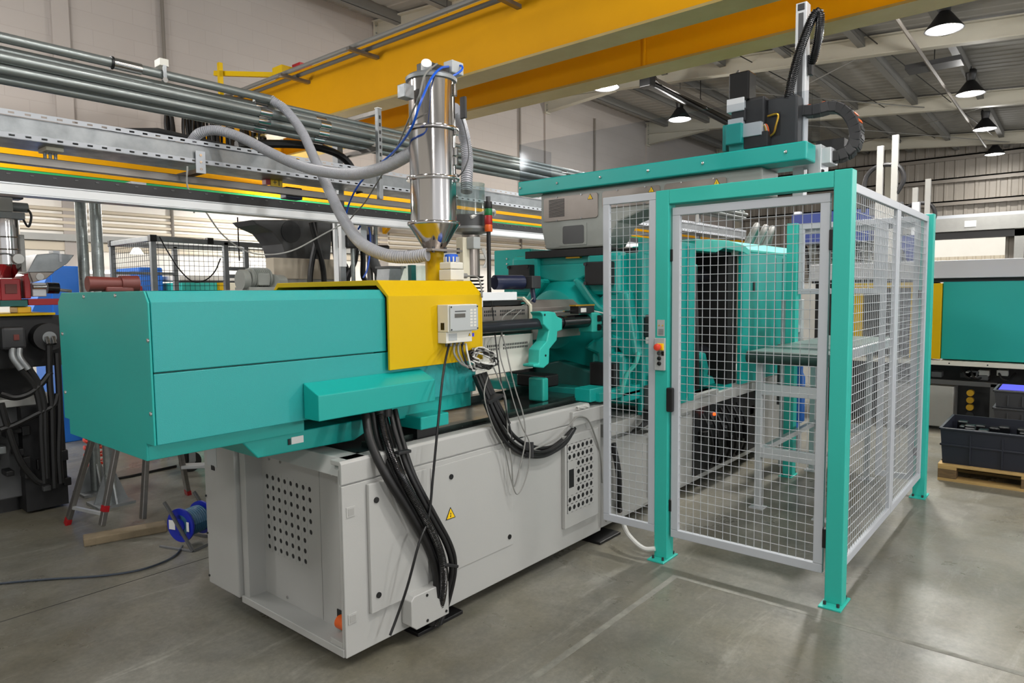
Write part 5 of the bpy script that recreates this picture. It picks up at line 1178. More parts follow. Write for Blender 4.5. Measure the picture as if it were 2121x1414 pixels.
# second bundle from the hood to the perforated cabinet
t = thing('cable_bundle', 'sagging black cable bundle from the hood to the perforated cabinet', 'cable bundle', (2.9, 2.28, .9))
base = [(990, 775), (1005, 812), (1028, 865), (1055, 908), (1090, 930), (1130, 932), (1165, 912), (1188, 888)]
for pts, r in (
    ([(2.603, 2.420, 1.170), (2.613, 2.380, 1.077), (2.653, 2.340, 0.940), (2.758, 2.340, 0.811), (2.902, 2.340, 0.726), (3.079, 2.340, 0.687), (3.246, 2.340, 0.714), (3.362, 2.340, 0.765)], 0.016),
    ([(2.622, 2.410, 1.175), (2.633, 2.370, 1.082), (2.673, 2.330, 0.954), (2.778, 2.330, 0.825), (2.924, 2.330, 0.740), (3.103, 2.330, 0.701), (3.272, 2.330, 0.729), (3.360, 2.330, 0.772)], 0.013),
    ([(2.555, 2.400, 1.171), (2.565, 2.360, 1.080), (2.604, 2.320, 0.937), (2.706, 2.320, 0.810), (2.847, 2.320, 0.726), (3.021, 2.320, 0.687), (3.185, 2.320, 0.714), (3.323, 2.320, 0.770)], 0.014),
    ([(2.574, 2.380, 1.167), (2.584, 2.340, 1.076), (2.623, 2.300, 0.929), (2.726, 2.300, 0.801), (2.869, 2.300, 0.716), (3.045, 2.300, 0.677), (3.210, 2.300, 0.703), (3.311, 2.300, 0.772)], 0.010),
    ([(2.656, 2.420, 1.175), (2.667, 2.380, 1.081), (2.708, 2.340, 0.958), (2.815, 2.340, 0.828), (2.963, 2.340, 0.742), (3.145, 2.340, 0.704), (3.316, 2.340, 0.732), (3.384, 2.340, 0.771)], 0.012),
    ([(2.538, 2.370, 1.168), (2.547, 2.330, 1.078), (2.585, 2.290, 0.926), (2.686, 2.290, 0.799), (2.827, 2.290, 0.715), (3.000, 2.290, 0.676), (3.162, 2.290, 0.702), (3.286, 2.290, 0.773)], 0.010),
    ([(2.545, 2.360, 1.178), (2.555, 2.320, 1.088), (2.593, 2.280, 0.951), (2.695, 2.280, 0.825), (2.836, 2.280, 0.742), (3.009, 2.280, 0.704), (3.173, 2.280, 0.730), (3.279, 2.280, 0.785)], 0.008),
):
    MB().tube(cr(pts, 8), r, 9).build('cable', 'rubber', t, smooth=True)
for a, b_ in (((2.524, 2.300, 1.043), (2.660, 2.320, 1.062)), ((2.866, 2.290, 0.780), (2.852, 2.280, 0.696))): MB().bar(a, b_, .05, .018).build('cable_clamp', 'charcoal', t, bev=.003)
# coil of spare leads beside the control box
t = thing('lead_coil', 'tangled coil of black and grey leads hanging below the control box', 'cable coil', (2.62, 2.36, 1.2))
cc = (2.576, 2.360, 1.259)
for k in range(11):
    pts = []; a = random.uniform(.06, .10); b_ = random.uniform(.02, .05); ph = random.random()*6; tz = random.uniform(-.25, .25)
    for i in range(17):
        q = 2*math.pi*i/16+ph; pts.append((cc[0]+a*math.cos(q)+random.uniform(-.006, .006), 2.36+.03*math.sin(q+tz)+random.uniform(-.02, .02), cc[2]+b_*math.sin(q)+tz*a*math.cos(q)+random.uniform(-.006, .006)))
    MB().tube(cr(pts, 3), .0045, 6).build('lead_loop', ('rubber', 'cable_grey', 'cable_white', 'rubber')[k % 4], t, smooth=True)
for k, mt in enumerate(('cable_grey', 'cable_grey', 'black', 'cable_white')):
    x = 2.44+.028*k
    MB().tube(cr([(2.394+.028*k, 2.385, 1.341), (2.373+.03*k, 2.36, 1.293), (2.429+.02*k, 2.35, 1.236-.01*k), (cc[0]-.02, 2.36, cc[2]-.03)], 6), .0055, 6).build('box_lead', mt, t, smooth=True)
cable('power_lead', 'single thin black lead falling from the control box to the floor box', [(2.358, 2.385, 1.343), (2.276, 2.330, 1.267), (2.202, 2.280, 1.163), (2.135, 2.240, 0.996), (2.089, 2.230, 0.771), (2.048, 2.220, 0.593), (1.969, 2.200, 0.499), (1.913, 2.215, 0.328), (1.871, 2.235, 0.206), (1.827, 2.240, 0.124)], .006, 'black')
cable('thin_lead', 'pale grey lead dropping from the drive motor in a long loop over the base', [(3.40, 2.68, 1.54), (2.953, 2.550, 1.447), (2.875, 2.450, 1.263), (2.819, 2.350, 1.087), (2.830, 2.300, 0.931), (2.808, 2.270, 0.806), (2.756, 2.270, 0.659), (2.718, 2.280, 0.566), (2.704, 2.280, 0.694), (2.699, 2.300, 0.847), (2.721, 2.330, 1.022), (2.707, 2.360, 1.125), (2.681, 2.380, 1.203)], .0038, 'cable_grey')
cable('thin_lead', 'grey lead hanging in a narrow pointed loop beside the cable bundle', [(3.38, 2.66, 1.56), (2.876, 2.500, 1.342), (2.798, 2.360, 1.062), (2.813, 2.300, 0.881), (2.845, 2.270, 0.773), (2.822, 2.270, 0.618), (2.738, 2.270, 0.523), (2.695, 2.280, 0.618), (2.647, 2.280, 0.782), (2.566, 2.290, 0.921), (2.518, 2.300, 1.076), (2.612, 2.360, 1.160)], .0034, 'cable_grey')
cable('thin_lead', 'black lead falling straight past the barrel guard', [(sx, 2.74, 1.62), (2.877, 2.550, 1.450), (2.800, 2.450, 1.215), (2.710, 2.330, 1.023), (2.719, 2.290, 0.832), (2.702, 2.290, 0.802)], .004, 'black')
cable('thin_lead', 'grey lead with coiled end lying over the base edge at the shelf box', [(2.878, 2.270, 0.740), (3.065, 2.260, 0.763), (3.222, 2.270, 0.820), (3.326, 2.290, 0.848), (3.430, 2.290, 0.826), (3.484, 2.280, 0.747), (3.581, 2.290, 0.576), (3.619, 2.300, 0.380)], .005, 'cable_grey')
m = MB(); pts = []
for i in range(60): 
    q = i/59; pts.append((3.36+.12*q, 2.315+.012*math.cos(i*1.3), .895+.012*math.sin(i*1.3)))
tag(m.tube(pts, .004, 5).build('coiled_lead', 'cable_white', smooth=True), 'small coiled white lead lying on the grey shelf box', 'cable')

# ================================================================ NEIGHBOURING MACHINE AT LEFT
t = thing('left_moulding_machine', 'dark moulding machine with a red barrel carriage at the left edge', 'machine', (1.2, 6.3, 0))
zz = lambda p: p[2]
def lb(nm, mt, a, b_, y0, y1, bev=.006):
    return MB().box(a[0], b_[0], y0, y1, a[2], b_[2]).build(nm, mt, t, bev=bev)
MB().box(-.6, 1.60, 6.0, 6.9, .12, .80).build('machine_bed', 'mid_dark', t, bev=.01)
MB().box(-.6, 1.70, 5.95, 6.95, .80, .86).build('bed_top', 'grey_mid', t, bev=.006)
MB().box(-.6, 1.55, 6.1, 6.8, 0, .12).build('plinth', 'black', t)
MB().box(-.6, 1.62, 6.2, 6.8, .86, 1.20).build('carriage_body', 'charcoal', t)
lb('red_housing', 'red', (1.378, 5.900, 1.733), (1.499, 5.900, 1.577), 5.9, 6.25)
MB().box(-.4, 1.379, 5.9, 6.25, 1.579, 1.733).build('red_housing', 'red', t, bev=.006)
lb('rating_plate', 'brown_red', (1.403, 5.895, 1.695), (1.474, 5.895, 1.626), 5.893, 5.9, .002)
lb('seam_strip', 'label_grey', (1.508, 5.890, 1.734), (1.508, 5.890, 1.566), 5.888, 5.9, 0)
a, b_ = (1.521, 5.900, 1.776), (1.559, 5.900, 1.590)
MB().prism([(a[0], b_[2]), (a[0], a[2]-.02), (a[0]+.03, a[2]), (b_[0]-.01, a[2]-.02), (b_[0], a[2]-.06), (b_[0], b_[2])], 'y', 5.9, 6.2).build('red_end_block', 'red', t, bev=.006)
lb('metal_slide', 'alu', (1.581, 5.950, 1.707), (1.671, 5.950, 1.603), 5.95, 6.15)
MB().cyl((1.583, 5.940, 1.675), (1.665, 5.940, 1.675), .018, n=12).build('piston_rod', 'chrome', t, smooth=True)
MB().cyl((1.688, 6.000, 1.668), (1.764, 6.000, 1.665), .042, n=20).build('black_motor', 'black_gloss', t, smooth=True)
MB().cyl((1.763, 6.000, 1.654), (1.850, 6.000, 1.642), .012, n=10).build('fitting', 'chrome', t, smooth=True)
lb('red_base', 'red', (1.543, 5.920, 1.587), (1.744, 5.920, 1.540), 5.92, 6.3, .004)
lb('green_strip', 'teal_dark', (1.365, 5.880, 1.579), (1.530, 5.880, 1.534), 5.88, 6.2, .003)
lb('brass_block', 'gold', (1.470, 5.900, 1.532), (1.556, 5.900, 1.484), 5.9, 6.1)
MB().box(-.4, 1.691, 5.85, 6.5, 1.467, 1.484).build('yellow_plate', 'yellow', t, bev=.002)
MB().box(-.4, 1.747, 5.9, 6.5, 1.087, 1.462).build('black_frame', 'black_soft', t, bev=.006)
lb('terminal_box', 'dark_grey', (1.336, 5.800, 1.390), (1.484, 5.800, 1.231), 5.78, 5.9, .02)
lb('terminal_label', 'brown_red', (1.406, 5.775, 1.337), (1.438, 5.775, 1.297), 5.772, 5.78, 0)
c = (1.624, 5.840, 1.308); MB().cyl((c[0], 5.78, c[2]), (c[0], 5.92, c[2]), .10, n=28).build('round_motor', 'charcoal', t, smooth=True)
MB().cyl((c[0], 5.775, c[2]-.005), (c[0], 5.79, c[2]-.005), .045, n=20).build('motor_hub', 'galv_flat', t, smooth=True)
for dx in (-.02, .02): MB().cyl((c[0]+dx, 5.74, c[2]-.05), (c[0]+dx, 5.77, c[2]+.0), .014, n=10).build('hose_fitting', 'chrome', t, smooth=True)
for pts in ([(1.401, 5.800, 1.237), (1.396, 5.780, 1.176), (1.437, 5.760, 1.088)], [(1.441, 5.800, 1.234), (1.435, 5.780, 1.173), (1.478, 5.760, 1.084)]):
    MB().tube(cr(pts, 6), .022, 10).build('elbow_fitting', 'galv_flat', t, smooth=True)
for pts in (
    [(1.442, 5.780, 1.086), (1.514, 5.780, 0.956), (1.541, 5.780, 0.776), (1.536, 5.780, 0.563), (1.537, 5.780, 0.240)],
    [(1.486, 5.780, 1.089), (1.539, 5.780, 0.971), (1.566, 5.780, 0.808), (1.561, 5.780, 0.595), (1.554, 5.780, 0.272)],
    [(1.617, 5.780, 1.247), (1.609, 5.780, 0.981), (1.613, 5.780, 0.766), (1.604, 5.780, 0.479), (1.599, 5.780, 0.190)],
    [(1.307, 5.780, 0.929), (1.389, 5.780, 0.891), (1.477, 5.780, 0.908), (1.554, 5.780, 0.969), (1.619, 5.780, 1.051)],
    [(1.309, 5.780, 0.860), (1.336, 5.780, 0.702), (1.394, 5.780, 0.448), (1.474, 5.780, 0.290), (1.516, 5.780, 0.245)],
    [(1.293, 5.780, 0.674), (1.379, 5.780, 0.695), (1.498, 5.780, 0.747), (1.621, 5.780, 0.801), (1.656, 5.780, 0.886)],
    [(1.666, 5.780, 1.190), (1.665, 5.780, 0.939), (1.660, 5.780, 0.723), (1.639, 5.780, 0.436), (1.640, 5.780, 0.217)],
):
    MB().tube(cr(pts, 6), .022, 8).build('hydraulic_hose', 'rubber', t, smooth=True)
for k in range(14):
    x = random.uniform(1.25, 1.72); z = random.uniform(.1, .72); MB().box(x, x+.05, 5.86, 5.99, z, z+random.uniform(.03, .09)).build('valve_block', random.choice(['charcoal', 'black', 'mid_dark', 'charcoal', 'galv_flat']), t, bev=.006)
MB().box(1.45, 1.72, 5.9, 6.7, .02, .80).build('valve_frame', 'black_soft', t)
# its loader
t = thing('left_hopper', 'small stainless hopper with round gauge on the red barrel machine', 'hopper', (1.457, 6.05, 1.740))
hx = 1.456; z0 = 1.740; z1 = 1.839; z2 = 2.166; z3 = 2.317
MB().lathe([(.04, z0), (.10, z1)], (hx, 6.05, 0), 28).build('cone', 'stainless', t, smooth=True)
MB().lathe([(.095, z1), (.095, z2)], (hx, 6.05, 0), 28).build('cylinder', 'stainless', t, smooth=True)
for q in (.33, .6): MB().lathe([(.095, z1+(z2-z1)*q-.005), (.103, z1+(z2-z1)*q), (.095, z1+(z2-z1)*q+.005)], (hx, 6.05, 0), 28).build('clamp_ring', 'stainless', t, smooth=True)
MB().box(hx-.12, hx+.11, 5.95, 6.15, z2, z2+.05).build('head_plate', 'galv_flat', t, bev=.004)
MB().box(hx-.05, hx+.04, 5.95, 6.1, z2+.05, z3).build('head_block', 'grey_mid', t, bev=.006)
MB().cyl((hx+.04, 6.0, z3-.06), (hx+.14, 6.0, z3-.06), .035, n=16).build('head_cylinder', 'galv_flat', t, smooth=True)
MB().cyl((hx-.14, 6.0, z3-.06), (hx-.04, 6.0, z3-.06), .04, n=16).build('head_cylinder', 'galv_flat', t, smooth=True)
MB().box(hx-.12, hx+.12, 6.0, 6.12, z3, z3+.06).build('black_cap', 'charcoal', t, bev=.006)
MB().cyl((hx+.05, 5.955, z1+.04), (hx+.05, 5.935, z1+.04), .035, n=20).build('gauge', 'label_white', t, smooth=True)
MB().tube(cr([(hx-.1, 5.95, z1+.07), (hx-.02, 5.945, z1+.075), (hx+.03, 5.945, z1+.06)], 5), .006, 6).build('gauge_pipe', 'galv_flat', t, smooth=True)
MB().box(hx+.08, hx+.11, 6.0, 6.1, z1-.05, z1+.22).build('level_sensor', 'grey_mid', t, bev=.004)
MB().tube(cr([(hx+.13, 5.98, z3-.06), (hx+.15, 5.96, z3-.12), (hx+.13, 5.97, z3-.2), (hx+.1, 5.99, z2+.02)], 6), .008, 6).build('air_hose', 'black', t, smooth=True)
t = thing('metal_chute', 'grey sheet-metal feed chute with round hole on the red machine', 'chute', (1.685, 6.000, 1.734))
pts = [(1.571, 6.000, 1.783), (1.636, 6.000, 1.917), (1.743, 6.000, 1.931), (1.884, 6.000, 1.922), (1.835, 6.000, 1.857), (1.742, 6.000, 1.789)]
MB().prism([(p[0], p[2]) for p in pts], 'y', 6.0, 6.3).build('chute_body', 'galv_flat', t, bev=.004)
pts = [(1.583, 6.010, 1.787), (1.748, 6.010, 1.789), (1.688, 6.010, 1.734), (1.603, 6.010, 1.708)]
MB().prism([(p[0], p[2]) for p in pts], 'y', 6.01, 6.25).build('chute_neck', 'steel_plate', t, bev=.004)
c = (1.649, 6.000, 1.752); MB().cyl((c[0], 6.0, c[2]), (c[0], 6.011, c[2]), .026, n=18).build('round_hole', 'label_white', t)
MB().box(1.772, 1.817, 6.1, 6.2, 1.929, 1.955).build('lid_handle', 'alu', t)
c = (1.787, 5.995, 1.896); MB().box(c[0]-.008, c[0]+.008, 5.99, 6.0, c[2]-.03, c[2]+.03).build('toggle_latch', 'chrome', t)

# ---- blue and white machines farther back
t = thing('blue_cabinet', 'tall bright blue machine cabinet behind the red barrel machine', 'cabinet', (3.0, 8.6, 0))
a = (2.435, 8.500, 1.934); b_ = (2.706, 8.500, 1.941)
MB().box(a[0], b_[0], 8.5, 9.2, 0, a[2]).build('cabinet_body', 'blue_paint', t, bev=.01)
MB().prism([(a[0], 1.3), (a[0]-.25, 1.3), (a[0], a[2]-.05)], 'y', 8.52, 9.1).build('sloped_side', 'blue_paint', t)
MB().box(a[0]+.05, b_[0]-.05, 8.48, 8.5, 1.15, 1.3).build('white_panel', 'label_white', t)
t = thing('blue_press', 'blue press housing with red trim seen through the mesh cage', 'press', (5, 9.6, 0))
a = (3.764, 9.600, 1.981); b_ = (4.067, 9.600, 1.988)
MB().box(a[0], b_[0], 9.6, 10.4, 0, a[2]).build('housing', 'blue_paint', t, bev=.02)
MB().box(3.577, a[0], 9.5, 10.2, 0, 1.732).build('red_trim', 'red', t, bev=.02)
MB().box(3.183, a[0], 9.9, 10.3, 0, 1.898).build('white_body', 'wall_white', t)
t = thing('white_press', 'white and pale green press behind the cage with a yellow guard', 'press', (7, 9.2, 0))
a = (4.131, 9.200, 1.772); b_ = (4.620, 9.200, 1.774); c = (5.271, 9.200, 1.776)
MB().box(a[0], b_[0], 9.2, 9.9, 0, a[2]).build('green_guard', 'teal_light', t, bev=.01)
MB().box(b_[0], b_[0]+.12, 9.18, 9.9, 0, a[2]).build('yellow_guard', 'yellow', t, bev=.01)
MB().box(b_[0]+.12, c[0]+.6, 9.2, 9.9, 0, a[2]).build('cream_guard', 'cream', t, bev=.01)
MB().box(a[0], c[0]+.6, 9.25, 9.9, a[2]+.02, 1.868).build('white_top', 'wall_white', t, bev=.02)
MB().box(a[0], c[0]+.6, 9.22, 9.3, a[2], a[2]+.02).build('dark_gap', 'charcoal', t)
for k, (p, q) in enumerate((((3.717, 11.860, 1.956), (4.622, 11.860, 1.953)),)):
    o = thing('tube_light', 'glowing white strip light in the work area behind the cage', 'light', (p[0], 11.86, p[2]-.04))
    MB().cyl((p[0], 11.86, p[2]), (q[0], 11.86, p[2]), .035, n=10).build('tube', 'tube_glow', o, smooth=True)
    MB().box(p[0], q[0], 11.90, 11.984, p[2]-.03, p[2]+.06).build('fitting', 'label_white', o)
o = thing('work_lamp', 'bright white funnel work lamp glowing inside the mesh cage', 'lamp', (3.128, 8.020, 2.093))
c = (3.128, 8.020, 2.093)
MB().lathe([(.068, -.03), (.035, .03), (.02, .035)], c, 20).build('lamp_shade', 'tube_glow', o, smooth=True)
MB().cyl((c[0], c[1], c[2]+.03), (c[0], c[1], 2.15), .008, n=6).build('lamp_rod', 'galv_flat', o)

# ---- mesh cage of grey profiles
t = thing('mesh_cage', 'grey aluminium profile cage with black wire mesh behind the green cover', 'cage', (3.5, 7.0, 0))
zt = 2.16
x0 = 2.88; x1 = 3.617; x2 = 3.845; x3 = 4.126; xm = 3.537
def prof(a, b_, w=.05): return MB().bar(a, b_, w, w).build('profile', 'galv_flat', t, bev=.004)
for x, y in ((x0, 7.0), (x0, 8.02), (x1, 7.0), (xm, 8.02)): prof((x, y, 0), (x, y, zt))
for x in (x2, x3): prof((x, 7.0, 1.80), (x, 7.0, zt-.03))
prof((x0, 7.0, zt), (x3, 7.0, zt-.02)); prof((x0, 7.0, zt), (x0, 8.02, zt)); prof((x0, 8.02, zt), (x3+.3, 8.02, zt)); prof((x0, 8.02, 1.85), (xm, 8.02, 1.85), .03)
prof((x2, 7.0, 1.80), (x3, 7.0, 1.80)); prof((x1, 7.0, 1.88), (x2, 7.0, 1.88), .04); prof((x1, 7.0, 1.80), (x2, 7.0, 1.80), .04)
for c in ((x0, 7.0, zt), (x0, 8.02, zt), ((x0+x1)/2+.2, 7.0, zt)): MB().box(c[0]-.032, c[0]+.032, c[1]-.032, c[1]+.032, c[2]-.03, c[2]+.035).build('corner_cap', 'black', t, bev=.004)
def wires(p, u, w, z0, z1, s=.05):
    m = MB(); u = V(u); p = V(p); k = int(w/s)
    for i in range(1, k): m.cyl(p+u*(i*s)+Vector((0, 0, z0)), p+u*(i*s)+Vector((0, 0, z1)), .0022, n=4, caps=False)
    z = z0+s
    while z < z1: m.cyl(p+Vector((0, 0, z)), p+u*w+Vector((0, 0, z)), .0022, n=4, caps=False); z += s
    m.build('wire_mesh', 'black', t, kind='stuff')
wires((x0, 7.0, 0), (1, 0, 0), x1-x0, .3, zt); wires((x0, 7.0, 0), (0, 1, 0), 1.02, .3, zt); wires((x1, 7.0, 0), (1, 0, 0), x2-x1, 1.9, zt); wires((x2, 7.0, 0), (1, 0, 0), x3-x2, 1.82, zt-.03)
cable('cage_lead', 'black lead drooping across the face of the mesh cage', [(2.927, 6.950, 2.177), (3.011, 6.950, 2.015), (3.121, 6.950, 1.841), (3.238, 6.950, 1.740), (3.363, 6.950, 1.755), (3.469, 6.950, 1.847), (3.537, 6.950, 1.984)], .007, 'black')
cable('hanging_cable', 'thin straight black cord hanging down to the cage top', [(3.554, 6.600, 2.384), (3.582, 6.650, 2.293), (3.608, 6.700, 2.150), (3.637, 6.750, 1.954)], .007, 'black')

# ---- grey gear motor on a stand behind the cover
c = (2.636, 4.600, 1.705)
t = thing('gear_motor', 'grey-green electric gear motor on a stand behind the green cover', 'motor', (c[0], 4.6, 0))
MB().box(c[0]-.20, c[0]+.22, 4.5, 4.8, 0, 1.635).build('stand', 'grey_mid', t, bev=.006)
zs = 1.635
MB().cyl((c[0]-.09, 4.62, zs+.085), (c[0]+.07, 4.62, zs+.085), .07, n=24).build('motor_body', 'cast_grey', t, smooth=True)
for k in range(9): MB().lathe([(.070, c[0]-.07+k*.015-c[0]), (.078, c[0]-.068+k*.015-c[0]), (.078, c[0]-.064+k*.015-c[0]), (.07, c[0]-.062+k*.015-c[0])], (c[0], 4.62, zs+.085), 24, 'x').build('cooling_fin', 'cast_grey', t, smooth=True)
MB().box(c[0]-.05, c[0]+.04, 4.54, 4.60, zs+.03, zs+.12).build('terminal_box', 'cast_grey', t, bev=.008)
MB().cyl((c[0]-.15, 4.62, zs+.07), (c[0]-.10, 4.62, zs+.07), .075, n=24).build('fan_cowl', 'cast_grey', t, smooth=True)
MB().cyl((c[0]+.08, 4.58, zs+.06), (c[0]+.20, 4.66, zs+.06), .055, n=20).build('gear_head', 'cast_grey', t, smooth=True)
MB().box(c[0]-.12, c[0]+.2, 4.55, 4.75, zs, zs+.02).build('foot', 'cast_grey', t)
c = (1.120, 3.150, 1.648)
t = thing('brown_nozzle', 'rusty brown-red pipe elbow lying on the back of the green cover', 'pipe', (c[0], 3.15, 1.617))
MB().cyl((c[0]-.09, 3.15, 1.652), (c[0]+.07, 3.15, 1.652), .032, .026, n=18).build('pipe_barrel', 'brown_red', t, smooth=True)
MB().lathe([(.034, -.035), (.036, .035), (.02, .04)], (c[0]+.07, 3.15, 1.653), 18, 'x').build('pipe_cap', 'brown_red', t, smooth=True)
MB().box(c[0]-.03, c[0]+.08, 3.12, 3.18, 1.6175, 1.64).build('pipe_foot', 'brown_red', t, bev=.006)
# ---- dark press column and pale crossbeam at centre back
t = thing('dark_press_column', 'dark grey curved press column with pale crossbeam behind the hopper', 'press', (4.6, 6.3, 0))
P4 = [(3.486, 6.200, 2.325), (3.534, 6.200, 2.282), (3.703, 6.200, 2.222), (3.805, 6.200, 2.107), (3.863, 6.200, 1.915), (3.869, 6.200, 1.646), (4.333, 6.200, 1.644), (4.421, 6.200, 2.394)]
MB().prism([(p[0], p[2]) for p in P4], 'y', 6.2, 6.6).build('curved_bracket', 'mid_dark', t, bev=.01)
c = (3.903, 6.200, 2.234); MB().cyl((c[0], 6.19, c[2]), (c[0], 6.21, c[2]), .11, n=28).build('round_cover', 'dark_grey', t, smooth=True)
MB().box(3.876, 4.402, 6.2, 6.6, 0, 1.7).build('column', 'dark_grey', t)
MB().box(3.612, 4.392, 6.05, 6.2, 1.752, 1.959).build('crossbeam', 'slat_cream', t, bev=.006)
MB().box(3.612, 4.392, 6.07, 6.2, 1.3, 1.752).build('lower_beam', 'grey_mid', t)
MB().box(3.615, 3.662, 6.0, 6.05, 1.669, 1.767).build('red_lamp', 'red', t)
for pts in ([(3.989, 5.900, 2.315), (3.993, 5.900, 2.124), (3.934, 5.900, 1.883), (3.908, 5.900, 1.643)], [(3.936, 5.880, 2.310), (3.985, 5.880, 2.123), (4.049, 5.880, 1.885), (4.063, 5.880, 1.642)], [(4.140, 5.800, 2.463), (4.140, 5.800, 2.126), (4.176, 5.800, 1.836), (4.204, 5.800, 1.640)], [(4.350, 5.700, 2.131), (4.313, 5.700, 1.934), (4.231, 5.700, 1.785), (4.184, 5.700, 1.639)], [(4.384, 5.700, 2.231), (4.418, 5.700, 1.986), (4.412, 5.700, 1.788), (4.456, 5.700, 1.638)], [(4.143, 5.750, 1.931), (4.230, 5.750, 1.884), (4.255, 5.750, 1.762), (4.239, 5.750, 1.640)]):
    MB().tube(cr(pts+[(pts[-1][0], pts[-1][1], 1.0)], 6), .028, 8).build('hanging_hose', 'rubber', t, smooth=True)
# white and steel uprights between hopper and press
t = thing('utility_stand', 'white profile uprights with black filter and pipes behind the yellow hood', 'stand', (4.4, 5.4, 0))
a = (3.779, 5.300, 2.278); MB().box(a[0], a[0]+.03, 5.28, 5.31, .0, 2.651).build('upright', 'alu_white', t)
a = (3.853, 5.300, 2.262); MB().box(a[0], a[0]+.05, 5.28, 5.33, 1.852, 2.32).build('upright', 'alu_white', t, bev=.003)
a = (4.026, 5.350, 2.095); MB().cyl((a[0], 5.35, 0), (a[0], 5.35, 2.187), .02, n=12).build('steel_pipe', 'galv', t, smooth=True)
a = (4.267, 5.400, 2.110); MB().cyl((a[0], 5.4, 0), (a[0], 5.4, 2.30), .03, n=12).build('steel_pipe', 'tube_steel', t, smooth=True)
a = (4.345, 5.400, 2.114); MB().cyl((a[0], 5.4, 0), (a[0], 5.4, 2.30), .022, n=12).build('steel_pipe', 'galv', t, smooth=True)
a = (3.923, 5.300, 2.087); MB().box(a[0]-.03, a[0]+.08, 5.25, 5.4, a[2]-.06, a[2]+.06).build('filter_block', 'black', t, bev=.01)
a = (4.228, 5.350, 2.124); MB().lathe([(.03, -.06), (.06, -.05), (.06, .04), (.03, .05)], a, 16).build('black_cap', 'navy', t, smooth=True)
MB().cyl((4.245, 5.300, 2.047), (4.413, 5.300, 2.050), .025, n=12).build('black_arm', 'black', t, smooth=True)
for pts in ([(4.213, 5.300, 1.962), (4.268, 5.300, 1.847), (4.354, 5.300, 1.730), (4.382, 5.300, 1.634)],): MB().tube(cr(pts, 6), .05, 10).build('grey_duct', 'mid_dark', t, smooth=True)
MB().tube(cr([(3.990, 5.200, 2.398), (4.015, 5.200, 2.310), (4.012, 5.200, 2.243), (3.983, 5.200, 2.197)], 6), .008, 6).build('blue_tube', 'blue_tube', t, smooth=True)
MB().tube(cr([(4.108, 5.200, 2.227), (4.122, 5.200, 2.137), (4.111, 5.200, 1.978), (4.071, 5.200, 1.817), (4.024, 5.200, 1.748)], 6), .008, 6).build('blue_tube', 'blue_tube', t, smooth=True)
a = (4.023, 5.200, 2.400); MB().box(a[0]-.01, a[0]+.06, 5.2, 5.25, 2.0, 2.36).build('valve_plate', 'alu', t, bev=.004)
# small steel funnel and clear jar behind the hood
c = (3.887, 4.600, 1.734)
t = thing('steel_funnel', 'open steel funnel on a pipe behind the yellow hood', 'funnel', (c[0], 4.6, 0))
MB().prism([(3.809, 1.829), (3.971, 1.815), (3.869, 1.60), (3.778, 1.60)], 'y', 4.55, 4.72).build('funnel_body', 'galv_flat', t, bev=.003)
MB().cyl((c[0]-.03, 4.63, 0), (c[0]-.03, 4.63, 1.62), .04, n=12).build('funnel_pipe', 'galv_flat', t, smooth=True)
MB().box(3.793, 3.982, 4.54, 4.73, 1.816, 1.833).build('funnel_rim', 'mid_dark', t)
c = (3.779, 4.200, 1.725)
t = thing('clear_jar', 'clear plastic tank with green rim behind the cream sensor box', 'tank', (c[0], 4.2, 1.2))
z = 1.823
MB().pipe((c[0], 4.2, 1.3), (c[0], 4.2, z), .12, .115, n=28).build('tank_wall', 'clear_cyl', t, smooth=True)
MB().box(c[0]-.13, c[0]-.08, 4.1, 4.14, 1.45, z).build('green_edge', 'teal_dark', t)
MB().cyl((c[0], 4.2, 0), (c[0], 4.2, 1.3), .12, n=20).build('tank_stand', 'grey_mid', t, smooth=True)
# hoist control with the +1 plate
c = (3.183, 5.250, 2.537)
t = thing('number_plate', 'small yellow plate reading +1 hanging under the cable tray', 'sign', (c[0], 5.25, c[2]-.05))
MB().prism([(c[0]-.055+p[0], c[2]-.05+p[1]) for p in rrect(0, .11, 0, .10, .015)], 'y', 5.24, 5.26).build('plate', 'warning_yellow', t, bev=.002)
text_on('plate_text', '+1', .07, 'ink', t, (c[0], 5.239, c[2]), (1, 0, 0), (0, 0, 1))
MB().cyl((c[0], 5.25, c[2]+.05), (c[0], 5.25, 2.56), .008, n=6).build('hanger', 'black', t)
MB().box(c[0]-.10, c[0]-.06, 5.24, 5.30, c[2]-.02, c[2]+.08).build('red_block', 'red', t)
MB().box(c[0]+.08, c[0]+.24, 5.23, 5.33, c[2]-.12, c[2]-.02).build('blue_motor', 'navy', t, bev=.01)

# ================================================================ ON THE FLOOR AT LEFT
# blue cable reel
c = (1.95, 4.36)
t = thing('cable_reel', 'blue extension cable reel standing on the floor beside the grey cabinet', 'cable reel', (1.93, 4.36, 0))
ax = Vector((.85, .30, 0)).normalized(); q0 = Vector((1.866, 4.332, 0.145))
for k, d in enumerate((0, .17)):
    p = q0+ax*d; MB().cyl(p, p+ax*.012, .108, n=32).build('flange', 'blue_reel', t, smooth=True)
    MB().cyl(p-ax*.006, p, .04, n=18).build('hub', 'blue_reel', t, smooth=True)
m = MB()
for k in range(9): 
    m2 = [q0+ax*(.02+.0165*k)+(Vector((0, 0, 1))*math.sin(a)+ax.cross(Vector((0, 0, 1)))*math.cos(a))*.078 for a in [2*math.pi*i/20 for i in range(21)]]
    MB().tube(m2, .010, 6).build('cable_turn', 'blue_cable', t, smooth=True)
MB().cyl(q0, q0+ax*.18, .068, n=20).build('drum', 'blue_cable', t, smooth=True)
sd = ax.cross(Vector((0, 0, 1)))
